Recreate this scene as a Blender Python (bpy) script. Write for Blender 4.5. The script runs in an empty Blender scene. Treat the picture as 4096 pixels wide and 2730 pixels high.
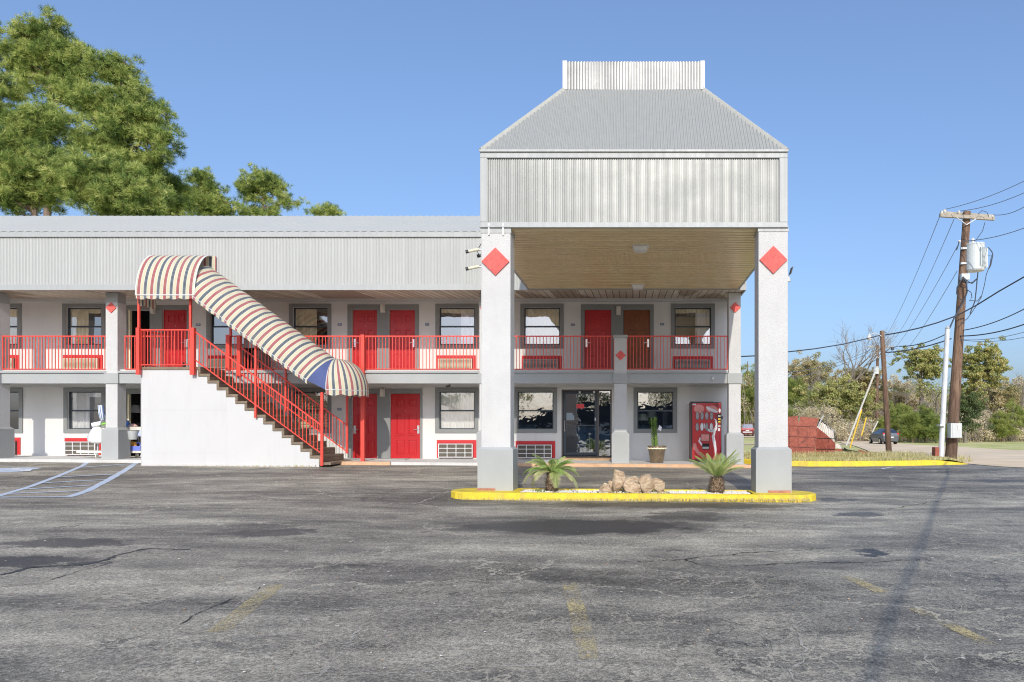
import bpy, math, random
import numpy as np
from mathutils import Vector, Matrix
R = math.radians
scn = bpy.context.scene
col = scn.collection

# ------------------------------------------------------------------ camera
CAM_H, HOR, VPX, F = 1.024, 1705.0, 2530.0, 2900.0      # eye height, horizon row, axis column and focal length read from the photo
cd = bpy.data.cameras.new('camera'); cam = bpy.data.objects.new('camera', cd); col.objects.link(cam)
cam.location = (0, 0, CAM_H); cam.rotation_euler = (R(90), 0, 0)
cd.sensor_width = 36; cd.lens = F/4096*36
cd.shift_x = -(VPX-2048)/4096; cd.shift_y = (HOR-1365)/4096
cd.clip_start = .1; cd.clip_end = 3000
scn.camera = cam
# ------------------------------------------------------------------ sky and sun
SUN_EL, SUN_AZ = R(30.0), R(-4.5)                      # sun behind the camera, a little to its right
wd = bpy.data.worlds.new('World'); scn.world = wd; wd.use_nodes = True
nt = wd.node_tree; nt.nodes.clear()
sk = nt.nodes.new('ShaderNodeTexSky'); sk.sky_type = 'NISHITA'; sk.sun_disc = False
sk.sun_elevation = SUN_EL
sk.air_density = 1; sk.dust_density = 3.0; sk.ozone_density = 6; sk.altitude = 50
bg = nt.nodes.new('ShaderNodeBackground'); bg.inputs[1].default_value = .15
wo = nt.nodes.new('ShaderNodeOutputWorld')
gm = nt.nodes.new('ShaderNodeGamma'); gm.inputs[1].default_value = .78
tn = nt.nodes.new('ShaderNodeMix'); tn.data_type = 'RGBA'; tn.blend_type = 'MULTIPLY'; tn.inputs[0].default_value = 1; tn.inputs[7].default_value = (1.10, 1.14, 1.25, 1)
nt.links.new(sk.outputs[0], gm.inputs[0]); nt.links.new(gm.outputs[0], tn.inputs[6]); nt.links.new(tn.outputs[2], bg.inputs[0]); nt.links.new(bg.outputs[0], wo.inputs[0])
# direction the light travels: mostly +Y, slightly -X, down
sdir = Vector((math.sin(SUN_AZ)*math.cos(SUN_EL), math.cos(SUN_AZ)*math.cos(SUN_EL), -math.sin(SUN_EL)))
to_sun = -sdir
sk.sun_rotation = math.atan2(to_sun.x, to_sun.y)
sl = bpy.data.lights.new('sun', 'SUN'); sl.energy = 2.1; sl.angle = R(.6); sl.color = (1, .94, .83)
so = bpy.data.objects.new('sun', sl); col.objects.link(so)
so.rotation_euler = sdir.to_track_quat('-Z', 'Y').to_euler(); so.location = (10, -30, 30)
scn.view_settings.view_transform = 'Standard'; scn.view_settings.look = 'None'
scn.view_settings.exposure = 0.58; scn.view_settings.gamma = 1
scn.render.engine = 'CYCLES'
scn.cycles.max_bounces = 6; scn.cycles.transparent_max_bounces = 12
scn.cycles.use_denoising = True; scn.cycles.denoising_prefilter = 'NONE'; scn.cycles.filter_width = 1.1

# ------------------------------------------------------------------ measuring helpers
def sx(s, Z): return (s-VPX)/F*Z
def sz(s, Z): return CAM_H+(HOR-s)/F*Z
def P(s, t, Z): return Vector((sx(s, Z), Z, sz(t, Z)))
YW = 23.2                                               # the room wall
YC = 21.4                                               # column fronts / balcony edge
YF = 20.76                                              # roof fascia
YS = 20.2                                               # stair side wall
YP = 14.4                                               # entrance canopy front
def wx(s): return sx(s, YW)
def wz(s): return sz(s, YW)
def lerp(a, b, t): return a+(b-a)*t
def pw(x, pts):
    if x <= pts[0][0]: return pts[0][1]
    for (x0, y0), (x1, y1) in zip(pts, pts[1:]):
        if x <= x1:
            t = (x-x0)/(x1-x0); return y0+(y1-y0)*t
    return pts[-1][1]
def sm(a, b, x):
    t = min(1, max(0, (x-a)/(b-a))); return t*t*(3-2*t)
def tilt(x): return -.008*min(6, max(-20, x))
PY = [(-60, -.62), (4, -.55), (9, -.5), (14, -.42), (21, -.16), (23, -.22), (26, -.24), (30, -.28), (38, -.42), (50, -.78), (90, -.78), (120, -.45), (145, 1.0), (200, 7), (320, 9)]
def g(x, y):
    z = pw(y, PY)
    k = 1-sm(30, 45, y)
    return z+tilt(x)*k
def walk_z(x): return -.074+tilt(x)
def unproj(s, t, off=0):
    lo, hi = 1.5, 400
    f_ = lambda Z: sz(t, Z)-(g(sx(s, Z), Z)+off)
    z = lo
    while z < hi and f_(z) > 0: z += .25
    a, b = z-.25, z
    for _ in range(30):
        m = (a+b)/2
        if f_(m) > 0: a = m
        else: b = m
    return Vector((sx(s, a), a))

# ------------------------------------------------------------------ node helpers
MATS = {}
def new_mat(name):
    m = bpy.data.materials.new(name); m.use_nodes = True
    m.node_tree.nodes.clear(); MATS[name] = m
    return m, m.node_tree
class NB:
    def __init__(s, t): s.t = t
    def n(s, typ, **k):
        nd = s.t.nodes.new(typ)
        for a, b in k.items(): setattr(nd, a, b)
        return nd
    def l(s, a, b): s.t.links.new(a, b)
    def val(s, sock, v):
        if hasattr(v, 'is_output') or isinstance(v, bpy.types.NodeSocket): s.l(v, sock)
        else: sock.default_value = v
    def math(s, op, a, b=None, c=None, clamp=False):
        nd = s.n('ShaderNodeMath', operation=op); nd.use_clamp = clamp
        s.val(nd.inputs[0], a)
        if b is not None: s.val(nd.inputs[1], b)
        if c is not None: s.val(nd.inputs[2], c)
        return nd.outputs[0]
    def pos(s, scale=(1, 1, 1), loc=(0, 0, 0), rot=(0, 0, 0), src=None):
        if src is None:
            gnode = s.n('ShaderNodeNewGeometry'); src = gnode.outputs['Position']
        mp = s.n('ShaderNodeMapping'); s.l(src, mp.inputs[0])
        mp.inputs['Location'].default_value = loc; mp.inputs['Rotation'].default_value = rot; mp.inputs['Scale'].default_value = scale
        return mp.outputs[0]
    def noise(s, vec, scale, detail=4, rough=.55, dist=0):
        nd = s.n('ShaderNodeTexNoise'); s.l(vec, nd.inputs['Vector'])
        nd.inputs['Scale'].default_value = scale; nd.inputs['Detail'].default_value = detail
        nd.inputs['Roughness'].default_value = rough; nd.inputs['Distortion'].default_value = dist
        return nd
    def ramp(s, fac, stops, interp='LINEAR'):
        nd = s.n('ShaderNodeValToRGB'); nd.color_ramp.interpolation = interp; s.l(fac, nd.inputs[0])
        e = nd.color_ramp.elements
        while len(e) < len(stops): e.new(.5)
        for i, (p, c) in enumerate(stops):
            e[i].position = p
            e[i].color = (c, c, c, 1) if isinstance(c, (int, float)) else (*c[:3], 1)
        return nd.outputs[0]
    def mix(s, fac, a, b, mode='MIX'):
        nd = s.n('ShaderNodeMix', data_type='RGBA', blend_type=mode)
        s.val(nd.inputs[0], fac)
        for i, v in ((6, a), (7, b)):
            if isinstance(v, (tuple, list)): nd.inputs[i].default_value = (*v[:3], 1)
            else: s.l(v, nd.inputs[i])
        return nd.outputs[2]
    def bsdf(s, base, rough=.6, metal=0, spec=.5, bump=None, bstr=.3, bdist=.01):
        b = s.n('ShaderNodeBsdfPrincipled')
        if isinstance(base, (tuple, list)): b.inputs['Base Color'].default_value = (*base[:3], 1)
        else: s.l(base, b.inputs['Base Color'])
        s.val(b.inputs['Roughness'], rough); s.val(b.inputs['Metallic'], metal)
        b.inputs['Specular IOR Level'].default_value = spec
        if bump is not None:
            bp = s.n('ShaderNodeBump'); bp.inputs['Strength'].default_value = bstr; bp.inputs['Distance'].default_value = bdist
            s.l(bump, bp.inputs['Height']); s.l(bp.outputs[0], b.inputs['Normal'])
        return b
    def out(s, sh):
        o = s.n('ShaderNodeOutputMaterial'); s.l(sh, o.inputs[0])
def simple(name, c, rough=.6, metal=0, spec=.5, var=.12, vs=1.2, grain=0, gs=60, bstr=.25, bd=.01, dirt=None):
    """a painted / plain surface: base colour with soft uneven wear and a fine relief"""
    m, t = new_mat(name); b = NB(t); p = b.pos()
    n1 = b.noise(p, vs, 6, .6).outputs[0]
    lo = tuple(x*(1-var) for x in c); hi = tuple(min(1, x*(1+var)) for x in c)
    cc = b.ramp(n1, [(.3, lo), (.7, hi)])
    if dirt:
        n2 = b.noise(b.pos(scale=(2.2, 2.2, .35)), 1.7, 6, .7).outputs[0]
        cc = b.mix(b.ramp(n2, [(.52, 0), (.75, dirt[1])]), cc, dirt[0])
    if grain:
        n3 = b.noise(p, gs, 3, .6).outputs[0]
        sh = b.bsdf(cc, rough, metal, spec, n3, bstr, bd)
    else: sh = b.bsdf(cc, rough, metal, spec)
    b.out(sh.outputs[0]); return m

M = {}
M['stucco'] = simple('stucco_white', (.60, .592, .575), .85, var=.05, grain=1, gs=45, bstr=.6, bd=.02, dirt=((.42, .41, .39), .2))
M['stucco_wall'] = simple('stucco_wall', (.71, .70, .675), .85, var=.04, grain=1, gs=70, bstr=.3, bd=.012, dirt=((.42, .41, .39), .15))
M['stucco_gray'] = simple('stucco_grey', (.40, .41, .40), .8, var=.05, grain=1, gs=70, bstr=.35, bd=.012, dirt=((.5, .5, .5), .12))
M['trim_gray'] = simple('trim_grey', (.25, .26, .255), .75, var=.05, grain=1, gs=80, bstr=.2)
M['white_panel'] = simple('painted_panel', (.60, .592, .58), .7, var=.02, grain=1, gs=90, bstr=.25, bd=.006, dirt=((.42, .40, .36), .2))
M['red'] = simple('red_paint', (.80, .075, .05), .42, var=.1, vs=3)
M['red_door'] = simple('red_door_paint', (.50, .011, .016), .38, var=.08, vs=1.5)
M['diamond'] = simple('red_stucco', (.80, .14, .12), .8, var=.22, vs=14, grain=1, gs=50, bstr=.8, bd=.02)
M['brown_door'] = simple('stained_wood_door', (.23, .062, .014), .4, var=.2, vs=3)
M['dark'] = simple('dark_metal', (.03, .032, .035), .45)
M['black'] = simple('black_rubber', (.012, .012, .013), .8)
M['frame_dark'] = simple('window_sash', (.035, .05, .065), .4)
M['bronze'] = simple('bronze_frame', (.10, .085, .08), .4, metal=.3)
M['chrome'] = simple('brushed_metal', (.7, .7, .7), .28, metal=1)
M['lamp_white'] = simple('lamp_casing', (.72, .69, .62), .4, dirt=((.4, .35, .28), .3))
M['cream_plastic'] = simple('cream_plastic', (.66, .62, .47), .5, var=.06)
M['gray_plastic'] = simple('grey_louvre', (.42, .43, .41), .5, var=.06)
M['white_plastic'] = simple('white_plastic', (.78, .78, .78), .45, var=.04)
M['inner_dark'] = simple('grille_inside', (.12, .105, .085), .9)
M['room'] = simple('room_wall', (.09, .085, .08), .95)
M['curtain_y'] = simple('curtain_cream', (.92, .83, .58), .9, var=.08, vs=4)
M['curtain_w'] = simple('curtain_white', (.82, .82, .82), .9, var=.05, vs=4)
M['blue_sign'] = simple('blue_plate', (.015, .05, .16), .4)
M['concrete'] = simple('walk_concrete', (.66, .64, .60), .85, var=.12, vs=1.5, grain=1, gs=90, bstr=.2, dirt=((.25, .23, .2), .35))
M['peach'] = simple('peach_kerb_paint', (.62, .38, .22), .8, var=.15, vs=4, dirt=((.4, .35, .3), .6))
M['yellow'] = simple('yellow_kerb_paint', (.84, .62, .04), .6, var=.12, vs=6, grain=1, gs=40, bstr=.8, bd=.02, dirt=((.36, .32, .16), .75))
M['step'] = simple('aggregate_step', (.24, .185, .13), .85, var=.25, vs=6, grain=1, gs=60, bstr=.6, bd=.02, dirt=((.12, .09, .07), .5))
M['pole_wood'] = None
M['gray_metal'] = simple('galvanised_box', (.55, .57, .57), .45, metal=.2, var=.08)
M['trans'] = simple('transformer_paint', (.62, .66, .65), .4, var=.06)
M['wire'] = simple('cable', (.05, .06, .08), .6)
M['wire_l'] = simple('thin_wire', (.16, .2, .27), .6)
M['guy_y'] = simple('yellow_guard', (.75, .48, .04), .5)
M['pale_guy'] = simple('pale_guard', (.55, .53, .48), .6)
M['tan_soffit'] = None
M['road'] = simple('road_concrete', (.78, .62, .43), .95, spec=.08, var=.16, vs=.35, grain=1, gs=20, bstr=.2)
M['gravel'] = simple('white_gravel', (.66, .63, .58), .8, var=.2, vs=30)
M['blue_paint'] = None
M['asphalt'] = None
M['grass_ground'] = None
def striped(name, c1, c2, axis, period, duty=.5, rough=.6, var=0, base2=None, bump=0):
    pass
def planks():
    m, t = new_mat('soffit_boards'); b = NB(t)
    gm = b.n('ShaderNodeNewGeometry'); sp = b.n('ShaderNodeSeparateXYZ'); b.l(gm.outputs['Position'], sp.inputs[0])
    k = b.math('FLOOR', b.math('DIVIDE', sp.outputs[0], .2))
    w = b.n('ShaderNodeTexWhiteNoise', noise_dimensions='1D'); b.l(k, w.inputs['W'])
    fr = b.math('FRACT', b.math('DIVIDE', sp.outputs[0], .2))
    gro = b.math('LESS_THAN', fr, .1)
    n = b.noise(b.pos(scale=(14, 1.2, 1)), 2, 5, .7).outputs[0]
    k2 = b.noise(b.pos(scale=(.45, .1, .1)), 1, 2).outputs[0]
    c = b.mix(w.outputs[0], (.60, .50, .39), (.80, .72, .60))
    c = b.mix(b.math('GREATER_THAN', k2, .56), c, (.42, .33, .25))
    c = b.mix(b.ramp(n, [(.4, 0), (.8, .5)]), c, (.2, .15, .11))
    c = b.mix(gro, c, (.08, .065, .05))
    b.out(b.bsdf(c, .75).outputs[0]); return m
M['planks'] = planks()
def soffit_metal():
    m, t = new_mat('bronze_corrugated'); b = NB(t)
    n = b.noise(b.pos(scale=(.5, 3, 1)), 1.2, 6, .65).outputs[0]
    v = b.n('ShaderNodeTexVoronoi'); b.l(b.pos(scale=(1, .35, 1)), v.inputs['Vector']); v.inputs['Scale'].default_value = 2.4
    spot = b.math('LESS_THAN', v.outputs['Distance'], .035)
    c = b.ramp(n, [(.3, (.70, .55, .32)), (.7, (.86, .70, .42))])
    c = b.mix(spot, c, (.09, .07, .05))
    b.out(b.bsdf(c, .34, .22).outputs[0]); return m
M['tan_soffit'] = soffit_metal()
def metal_panel(name, c, rough, metal, seed=0, ax='x'):
    m, t = new_mat(name); b = NB(t)
    n = b.noise(b.pos(scale=(7, 7, .12), loc=(seed, 0, 0)), 1.5, 5, .75).outputs[0]
    n2 = b.noise(b.pos(scale=(.7, .7, 1.3), loc=(0, seed, 0)), 1, 6, .6).outputs[0]
    mx = b.math('MULTIPLY', n, n2)
    rr = b.ramp(mx, [(.15, rough*1.08), (.38, rough*.82)])
    cc = b.ramp(n, [(.3, tuple(x*.93 for x in c)), (.7, tuple(min(1, x*1.06) for x in c))])
    wv = b.noise(b.pos(scale=(.9, .9, .5)), 1.4, 3).outputs[0]
    b.out(b.bsdf(cc, rr, metal, .5, wv, .24, .06).outputs[0]); return m
M['galv'] = metal_panel('bare_corrugated_steel', (.33, .335, .32), .48, .42)
M['galv_bright'] = metal_panel('bright_corrugated_steel', (.34, .34, .335), .50, .40, 5)
M['fascia'] = metal_panel('grey_ribbed_steel', (.43, .435, .415), .55, .1, 9)
M['roofing'] = metal_panel('grey_roof_steel', (.345, .35, .33), .6, .1, 3)
M['roofing_l'] = metal_panel('pale_roof_steel', (.58, .57, .51), .6, .1, 3)
M['trimmetal'] = metal_panel('flashing', (.42, .43, .42), .6, .1, 2)

def glass(name, refl, rough=.02, tint=(1, 1, 1), base=.0, wav=.0):
    m, t = new_mat(name); b = NB(t)
    tr = b.n('ShaderNodeBsdfTransparent'); tr.inputs[0].default_value = (*tint, 1)
    gl = b.n('ShaderNodeBsdfGlossy'); gl.inputs['Roughness'].default_value = rough; gl.inputs[0].default_value = (.95, .97, 1, 1)
    if wav:
        n = b.noise(b.pos(), 1.6, 3).outputs[0]
        bp = b.n('ShaderNodeBump'); bp.inputs['Strength'].default_value = wav; bp.inputs['Distance'].default_value = .02
        b.l(n, bp.inputs['Height']); b.l(bp.outputs[0], gl.inputs['Normal'])
    mx = b.n('ShaderNodeMixShader'); mx.inputs[0].default_value = refl
    b.l(tr.outputs[0], mx.inputs[1]); b.l(gl.outputs[0], mx.inputs[2]); b.out(mx.outputs[0]); return m
M['glass'] = glass('window_glass', .30, wav=.12)
M['glass_dark'] = glass('office_glass', .36, tint=(.7, .82, .9), wav=.22)
M['glass_car'] = glass('car_glass', .25, tint=(.3, .3, .3))

def awning_mat():
    """striped cloth; the UV map runs in metres along the stripes' crossing direction"""
    m, t = new_mat('striped_cloth'); b = NB(t)
    uv = b.n('ShaderNodeUVMap'); sp = b.n('ShaderNodeSeparateXYZ'); b.l(uv.outputs[0], sp.inputs[0])
    fr = b.math('FRACT', b.math('DIVIDE', sp.outputs[0], .357))
    cream, pale, red, navy = (.66, .58, .40), (.62, .64, .53), (.36, .075, .085), (.055, .07, .10)
    st = [(0, cream), (.05, pale), (.10, red), (.155, (.55, .30, .28)), (.175, red), (.235, (.55, .30, .28)), (.255, red), (.31, pale), (.38, cream),
          (.54, pale), (.60, navy), (.65, (.36, .37, .40)), (.67, navy), (.735, (.36, .37, .40)), (.755, navy), (.81, pale), (.88, cream)]
    c = b.ramp(fr, st, 'CONSTANT')
    n = b.noise(b.pos(), 2.2, 5).outputs[0]
    c = b.mix(b.ramp(n, [(.5, 0), (.8, .25)]), c, (.45, .38, .28))
    b_ = b.bsdf(c, .85, bump=b.noise(b.pos(), 5, 3).outputs[0], bstr=.5, bdist=.03)
    tl = b.n('ShaderNodeBsdfTranslucent'); b.l(c, tl.inputs[0])
    mx = b.n('ShaderNodeMixShader'); mx.inputs[0].default_value = .12
    b.l(b_.outputs[0], mx.inputs[1]); b.l(tl.outputs[0], mx.inputs[2]); b.out(mx.outputs[0]); return m
M['stripe'] = awning_mat()
M['navy_cloth'] = simple('navy_cloth', (.075, .10, .24), .85, var=.1, vs=3)
M['tape'] = simple('awning_binding', (.78, .78, .74), .8)

def wood_pole():
    m, t = new_mat('creosoted_pole'); b = NB(t)
    n = b.noise(b.pos(scale=(9, 9, 1.1)), 1.3, 6, .7).outputs[0]
    n2 = b.noise(b.pos(scale=(1, 1, .35)), 3, 3).outputs[0]
    c = b.ramp(n, [(.32, (.075, .042, .028)), (.5, (.19, .115, .075)), (.72, (.33, .23, .16))])
    gm = b.n('ShaderNodeNewGeometry'); sp = b.n('ShaderNodeSeparateXYZ'); b.l(gm.outputs['Position'], sp.inputs[0])
    dk = b.ramp(b.math('ADD', b.math('DIVIDE', sp.outputs[2], 8), b.math('MULTIPLY', n2, .25)), [(.18, .6), (.5, 0)])
    c = b.mix(dk, c, (.06, .035, .025))
    b.out(b.bsdf(c, .9, bump=n, bstr=.6, bdist=.02).outputs[0]); return m
M['pole_wood'] = wood_pole()
M['crossarm'] = simple('weathered_timber', (.40, .36, .29), .9, var=.2, vs=6)

def leaf_mat(name, stops, trans=.35, scale=.35, rough=.75):
    m, t = new_mat(name); b = NB(t)
    n = b.noise(b.pos(), scale, 4, .65).outputs[0]
    at = b.n('ShaderNodeAttribute'); at.attribute_name = 'tone'
    f_ = b.math('ADD', b.math('MULTIPLY', n, .6), b.math('MULTIPLY', at.outputs['Fac'], .4))
    c = b.ramp(f_, stops)
    d = b.bsdf(c, rough, spec=.25)
    tl = b.n('ShaderNodeBsdfTranslucent'); b.l(c, tl.inputs[0])
    mx = b.n('ShaderNodeMixShader'); mx.inputs[0].default_value = trans
    b.l(d.outputs[0], mx.inputs[1]); b.l(tl.outputs[0], mx.inputs[2]); b.out(mx.outputs[0]); return m
M['pine'] = leaf_mat('pine_needles', [(.25, (.06, .11, .03)), (.42, (.20, .29, .07)), (.56, (.46, .53, .15)), (.8, (.74, .74, .28))], .26, .8)
M['pine_far'] = leaf_mat('far_pine_needles', [(.25, (.12, .19, .05)), (.5, (.30, .35, .09)), (.8, (.52, .52, .17))], .3, .15)
M['autumn'] = leaf_mat('autumn_leaves', [(.25, (.24, .25, .11)), (.45, (.46, .42, .20)), (.6, (.60, .47, .27)), (.8, (.66, .60, .42))], .3, .12)
M['oak'] = leaf_mat('oak_leaves', [(.25, (.20, .24, .08)), (.5, (.42, .44, .15)), (.65, (.58, .50, .20)), (.85, (.68, .52, .26))], .3, .2)
M['bush_dark'] = leaf_mat('dark_evergreen', [(.25, (.07, .11, .05)), (.6, (.16, .20, .08)), (.8, (.26, .28, .10))], .25, .3)
M['brush'] = leaf_mat('dry_brush', [(.25, (.42, .36, .20)), (.45, (.66, .56, .36)), (.6, (.80, .70, .52)), (.8, (.58, .58, .26))], .3, .09)
M['twig'] = simple('pale_twig', (.30, .26, .22), .9)
M['bark'] = simple('pine_bark', (.22, .155, .115), .95, var=.3, vs=5)
M['bark_g'] = simple('grey_bark', (.20, .17, .14), .95, var=.25, vs=5)
M['palm'] = leaf_mat('sago_leaflets', [(.2, (.12, .24, .05)), (.45, (.28, .42, .10)), (.65, (.50, .56, .22)), (.85, (.80, .70, .42))], .3, 2.0, .45)
M['palm_trunk'] = simple('sago_trunk', (.23, .16, .10), .95, var=.45, vs=22, grain=1, gs=40, bstr=.8, bd=.03)
M['grass'] = leaf_mat('grass_blades', [(.2, (.36, .38, .12)), (.5, (.66, .58, .30)), (.8, (.80, .72, .46))], .35, 1.2)
M['rock'] = None
def rock_mat():
    m, t = new_mat('sandstone'); b = NB(t)
    n = b.noise(b.pos(scale=(2, 2, 4)), 3, 7, .65, 1.2).outputs[0]
    c = b.ramp(n, [(.30, (.17, .10, .06)), (.42, (.40, .27, .16)), (.55, (.55, .42, .28)), (.75, (.68, .58, .43))])
    b.out(b.bsdf(c, .85, bump=b.noise(b.pos(), 14, 8, .7).outputs[0], bstr=.8, bdist=.03).outputs[0]); return m
M['rock'] = rock_mat()

def road_paint(name, c, lo, hi, sc_=26):
    m, t = new_mat(name); b = NB(t)
    n = b.noise(b.pos(), sc_, 5, .85).outputs[0]; n1 = b.noise(b.pos(), 2.2, 3).outputs[0]
    f_ = b.ramp(b.math('ADD', b.math('MULTIPLY', n, .7), b.math('MULTIPLY', n1, .3)), [(lo, 0), (hi, 1)])
    tr = b.n('ShaderNodeBsdfTransparent'); d = b.bsdf(c, .75)
    mx = b.n('ShaderNodeMixShader'); b.l(f_, mx.inputs[0]); b.l(tr.outputs[0], mx.inputs[1]); b.l(d.outputs[0], mx.inputs[2]); b.out(mx.outputs[0]); return m
M['blue_paint'] = road_paint('blue_line_paint', (.50, .57, .66), .16, .34)
M['white_mark'] = road_paint('white_mark_paint', (.72, .74, .78), .36, .46)
M['old_yellow'] = road_paint('worn_yellow_paint', (.62, .50, .24), .48, .60, 38)
M['crack'] = road_paint('crack_filling', (.50, .46, .39), .44, .56, 50)
M['dark_crack'] = road_paint('dark_crack', (.02, .02, .022), .42, .52, 40)

def asphalt():
    m, t = new_mat('old_asphalt'); b = NB(t)
    p = b.pos()
    big = b.noise(b.pos(scale=(.20, .75, 1)), 1.0, 5, .6, .4).outputs[0]
    med = b.noise(b.pos(scale=(.7, 1.6, 1), loc=(3, 1, 0)), 1.3, 7, .68, .3).outputs[0]
    fine = b.noise(p, 95, 3, .75).outputs[0]
    fine2 = b.noise(p, 34, 5, .8).outputs[0]
    mx = b.math('ADD', b.math('MULTIPLY', big, .55), b.math('MULTIPLY', med, .45))
    c = b.ramp(mx, [(.36, (.092, .084, .070)), (.45, (.172, .157, .130)), (.54, (.295, .267, .213)), (.65, (.50, .45, .35))])
    gr = b.ramp(b.math('ADD', b.math('MULTIPLY', fine, .45), b.math('MULTIPLY', fine2, .55)), [(.37, .34), (.5, .95), (.61, 2.1)])
    c = b.mix(1, c, gr, 'MULTIPLY')
    # exposed pale stones
    v = b.n('ShaderNodeTexVoronoi'); b.l(p, v.inputs['Vector']); v.inputs['Scale'].default_value = 30
    w = b.n('ShaderNodeSeparateColor'); b.l(v.outputs['Color'], w.inputs[0])
    st = b.math('MULTIPLY', b.math('LESS_THAN', v.outputs['Distance'], .26), b.math('GREATER_THAN', w.outputs[0], .86))
    c = b.mix(b.math('MULTIPLY', st, .75), c, (.46, .43, .37))
    v2 = b.n('ShaderNodeTexVoronoi'); b.l(p, v2.inputs['Vector']); v2.inputs['Scale'].default_value = 5
    w2 = b.n('ShaderNodeSeparateColor'); b.l(v2.outputs['Color'], w2.inputs[0])
    st2 = b.math('MULTIPLY', b.math('LESS_THAN', v2.outputs['Distance'], .085), b.math('GREATER_THAN', w2.outputs[1], .72))
    c = b.mix(st2, c, (.62, .58, .50))
    # cracks
    dn = b.n('ShaderNodeVectorMath', operation='ADD')
    nn = b.noise(p, 1.3, 6, .7); sc = b.n('ShaderNodeVectorMath', operation='SCALE'); b.l(nn.outputs['Color'], sc.inputs[0]); sc.inputs['Scale'].default_value = .9
    b.l(p, dn.inputs[0]); b.l(sc.outputs[0], dn.inputs[1])
    def crack(scale, width, mask_lo, mask_hi, mscale, loc):
        vv = b.n('ShaderNodeTexVoronoi', feature='DISTANCE_TO_EDGE'); mp = b.pos(scale=(1, 1.25, 1), loc=loc, src=dn.outputs[0]); b.l(mp, vv.inputs['Vector'])
        vv.inputs['Scale'].default_value = scale
        e = b.math('LESS_THAN', vv.outputs['Distance'], b.math('MULTIPLY', fine2, width*2))
        mk = b.ramp(b.noise(b.pos(loc=loc), mscale, 4, .6).outputs[0], [(mask_lo, 0), (mask_hi, 1)])
        return b.math('MULTIPLY', e, mk)
    # the whole near part of the lot is crazed; further back the sealed surface is smoother
    gm = b.n('ShaderNodeNewGeometry'); sp = b.n('ShaderNodeSeparateXYZ'); b.l(gm.outputs['Position'], sp.inputs[0])
    near = b.ramp(b.math('DIVIDE', sp.outputs[1], 20), [(.33, 1), (.55, .12)])
    c1 = b.math('MULTIPLY', crack(.42, .006, .42, .55, .5, (0, 0, 0)), .8)
    c2 = b.math('MULTIPLY', crack(3.8, .042, .44, .58, .8, (4, 2, 0)), near)
    c3 = b.math('MULTIPLY', crack(11, .075, .46, .60, 1.1, (1, 7, 0)), near)
    cr = b.math('MAXIMUM', c1, b.math('MAXIMUM', b.math('MULTIPLY', c2, .62), b.math('MULTIPLY', c3, .42)))
    c = b.mix(b.math('MULTIPLY', cr, .8), c, (.62, .55, .42))
    c4 = crack(.7, .009, .55, .62, .6, (9, 3, 0))
    c = b.mix(b.math('MULTIPLY', c4, .6), c, (.03, .03, .032))
    # wet and tarry stains lying on the lot: (s, t) centre, radii, darkness
    dist = b.noise(p, 1.3, 9, .74)
    dsc = b.n('ShaderNodeVectorMath', operation='MULTIPLY_ADD'); b.l(dist.outputs['Color'], dsc.inputs[0])
    dsc.inputs[1].default_value = (2.6, 1.3, 0); dsc.inputs[2].default_value = (-1.3, -.65, 0)
    pp = b.n('ShaderNodeVectorMath', operation='ADD'); b.l(p, pp.inputs[0]); b.l(dsc.outputs[0], pp.inputs[1])
    acc = None
    for s_, t_, rs, rt, dk in STAINS:
        a = unproj(s_, t_); e1 = unproj(s_+rs, t_); up = unproj(s_, t_-rt); dn_ = unproj(s_, t_+rt)
        rx = abs(e1.x-a.x); ry = abs(up.y-dn_.y)/2
        mp = b.n('ShaderNodeMapping'); b.l(pp.outputs[0], mp.inputs[0])
        mp.inputs['Scale'].default_value = (1/rx, 1/ry, 0); mp.inputs['Location'].default_value = (-a.x/rx, -((up.y+dn_.y)/2)/ry, 0)
        ln = b.n('ShaderNodeVectorMath', operation='LENGTH'); b.l(mp.outputs[0], ln.inputs[0])
        mk = b.ramp(ln.outputs['Value'], [(.66, dk), (.92, 0)])
        acc = mk if acc is None else b.math('MAXIMUM', acc, mk)
    c = b.mix(acc, c, b.mix(b.ramp(fine, [(.4, 0), (.65, 1)]), (.03, .03, .031), (.09, .088, .085)))
    rg = b.ramp(acc, [(0, .62), (1, .5)])
    bh = b.math('ADD', b.math('MULTIPLY', fine2, .6), b.math('MULTIPLY', cr, -.8))
    b.out(b.bsdf(c, rg, spec=.22, bump=bh, bstr=.7, bdist=.012).outputs[0]); return m
STAINS = [(2700, 2022, 640, 14, .8), (2300, 2110, 600, 38, .95), (1040, 2132, 240, 22, .75), (250, 2172, 380, 22, .8), (120, 2248, 380, 26, .85), (3450, 2213, 110, 13, .95),
          (3420, 2060, 120, 12, .7), (2750, 2065, 200, 22, .7), (4000, 1925, 260, 6, .7), (3350, 2000, 90, 8, .6), (3000, 2260, 560, 30, .35), (700, 2420, 400, 60, .25)]
M['asphalt'] = asphalt()
def tar():
    m, t = new_mat('fresh_tar_patch'); b = NB(t)
    f_ = b.noise(b.pos(), 60, 4, .8).outputs[0]
    c = b.ramp(f_, [(.35, (.035, .035, .037)), (.7, (.10, .098, .095))])
    b.out(b.bsdf(c, .6, bump=f_, bstr=.6, bdist=.02).outputs[0]); return m
M['tar'] = tar()
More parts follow.
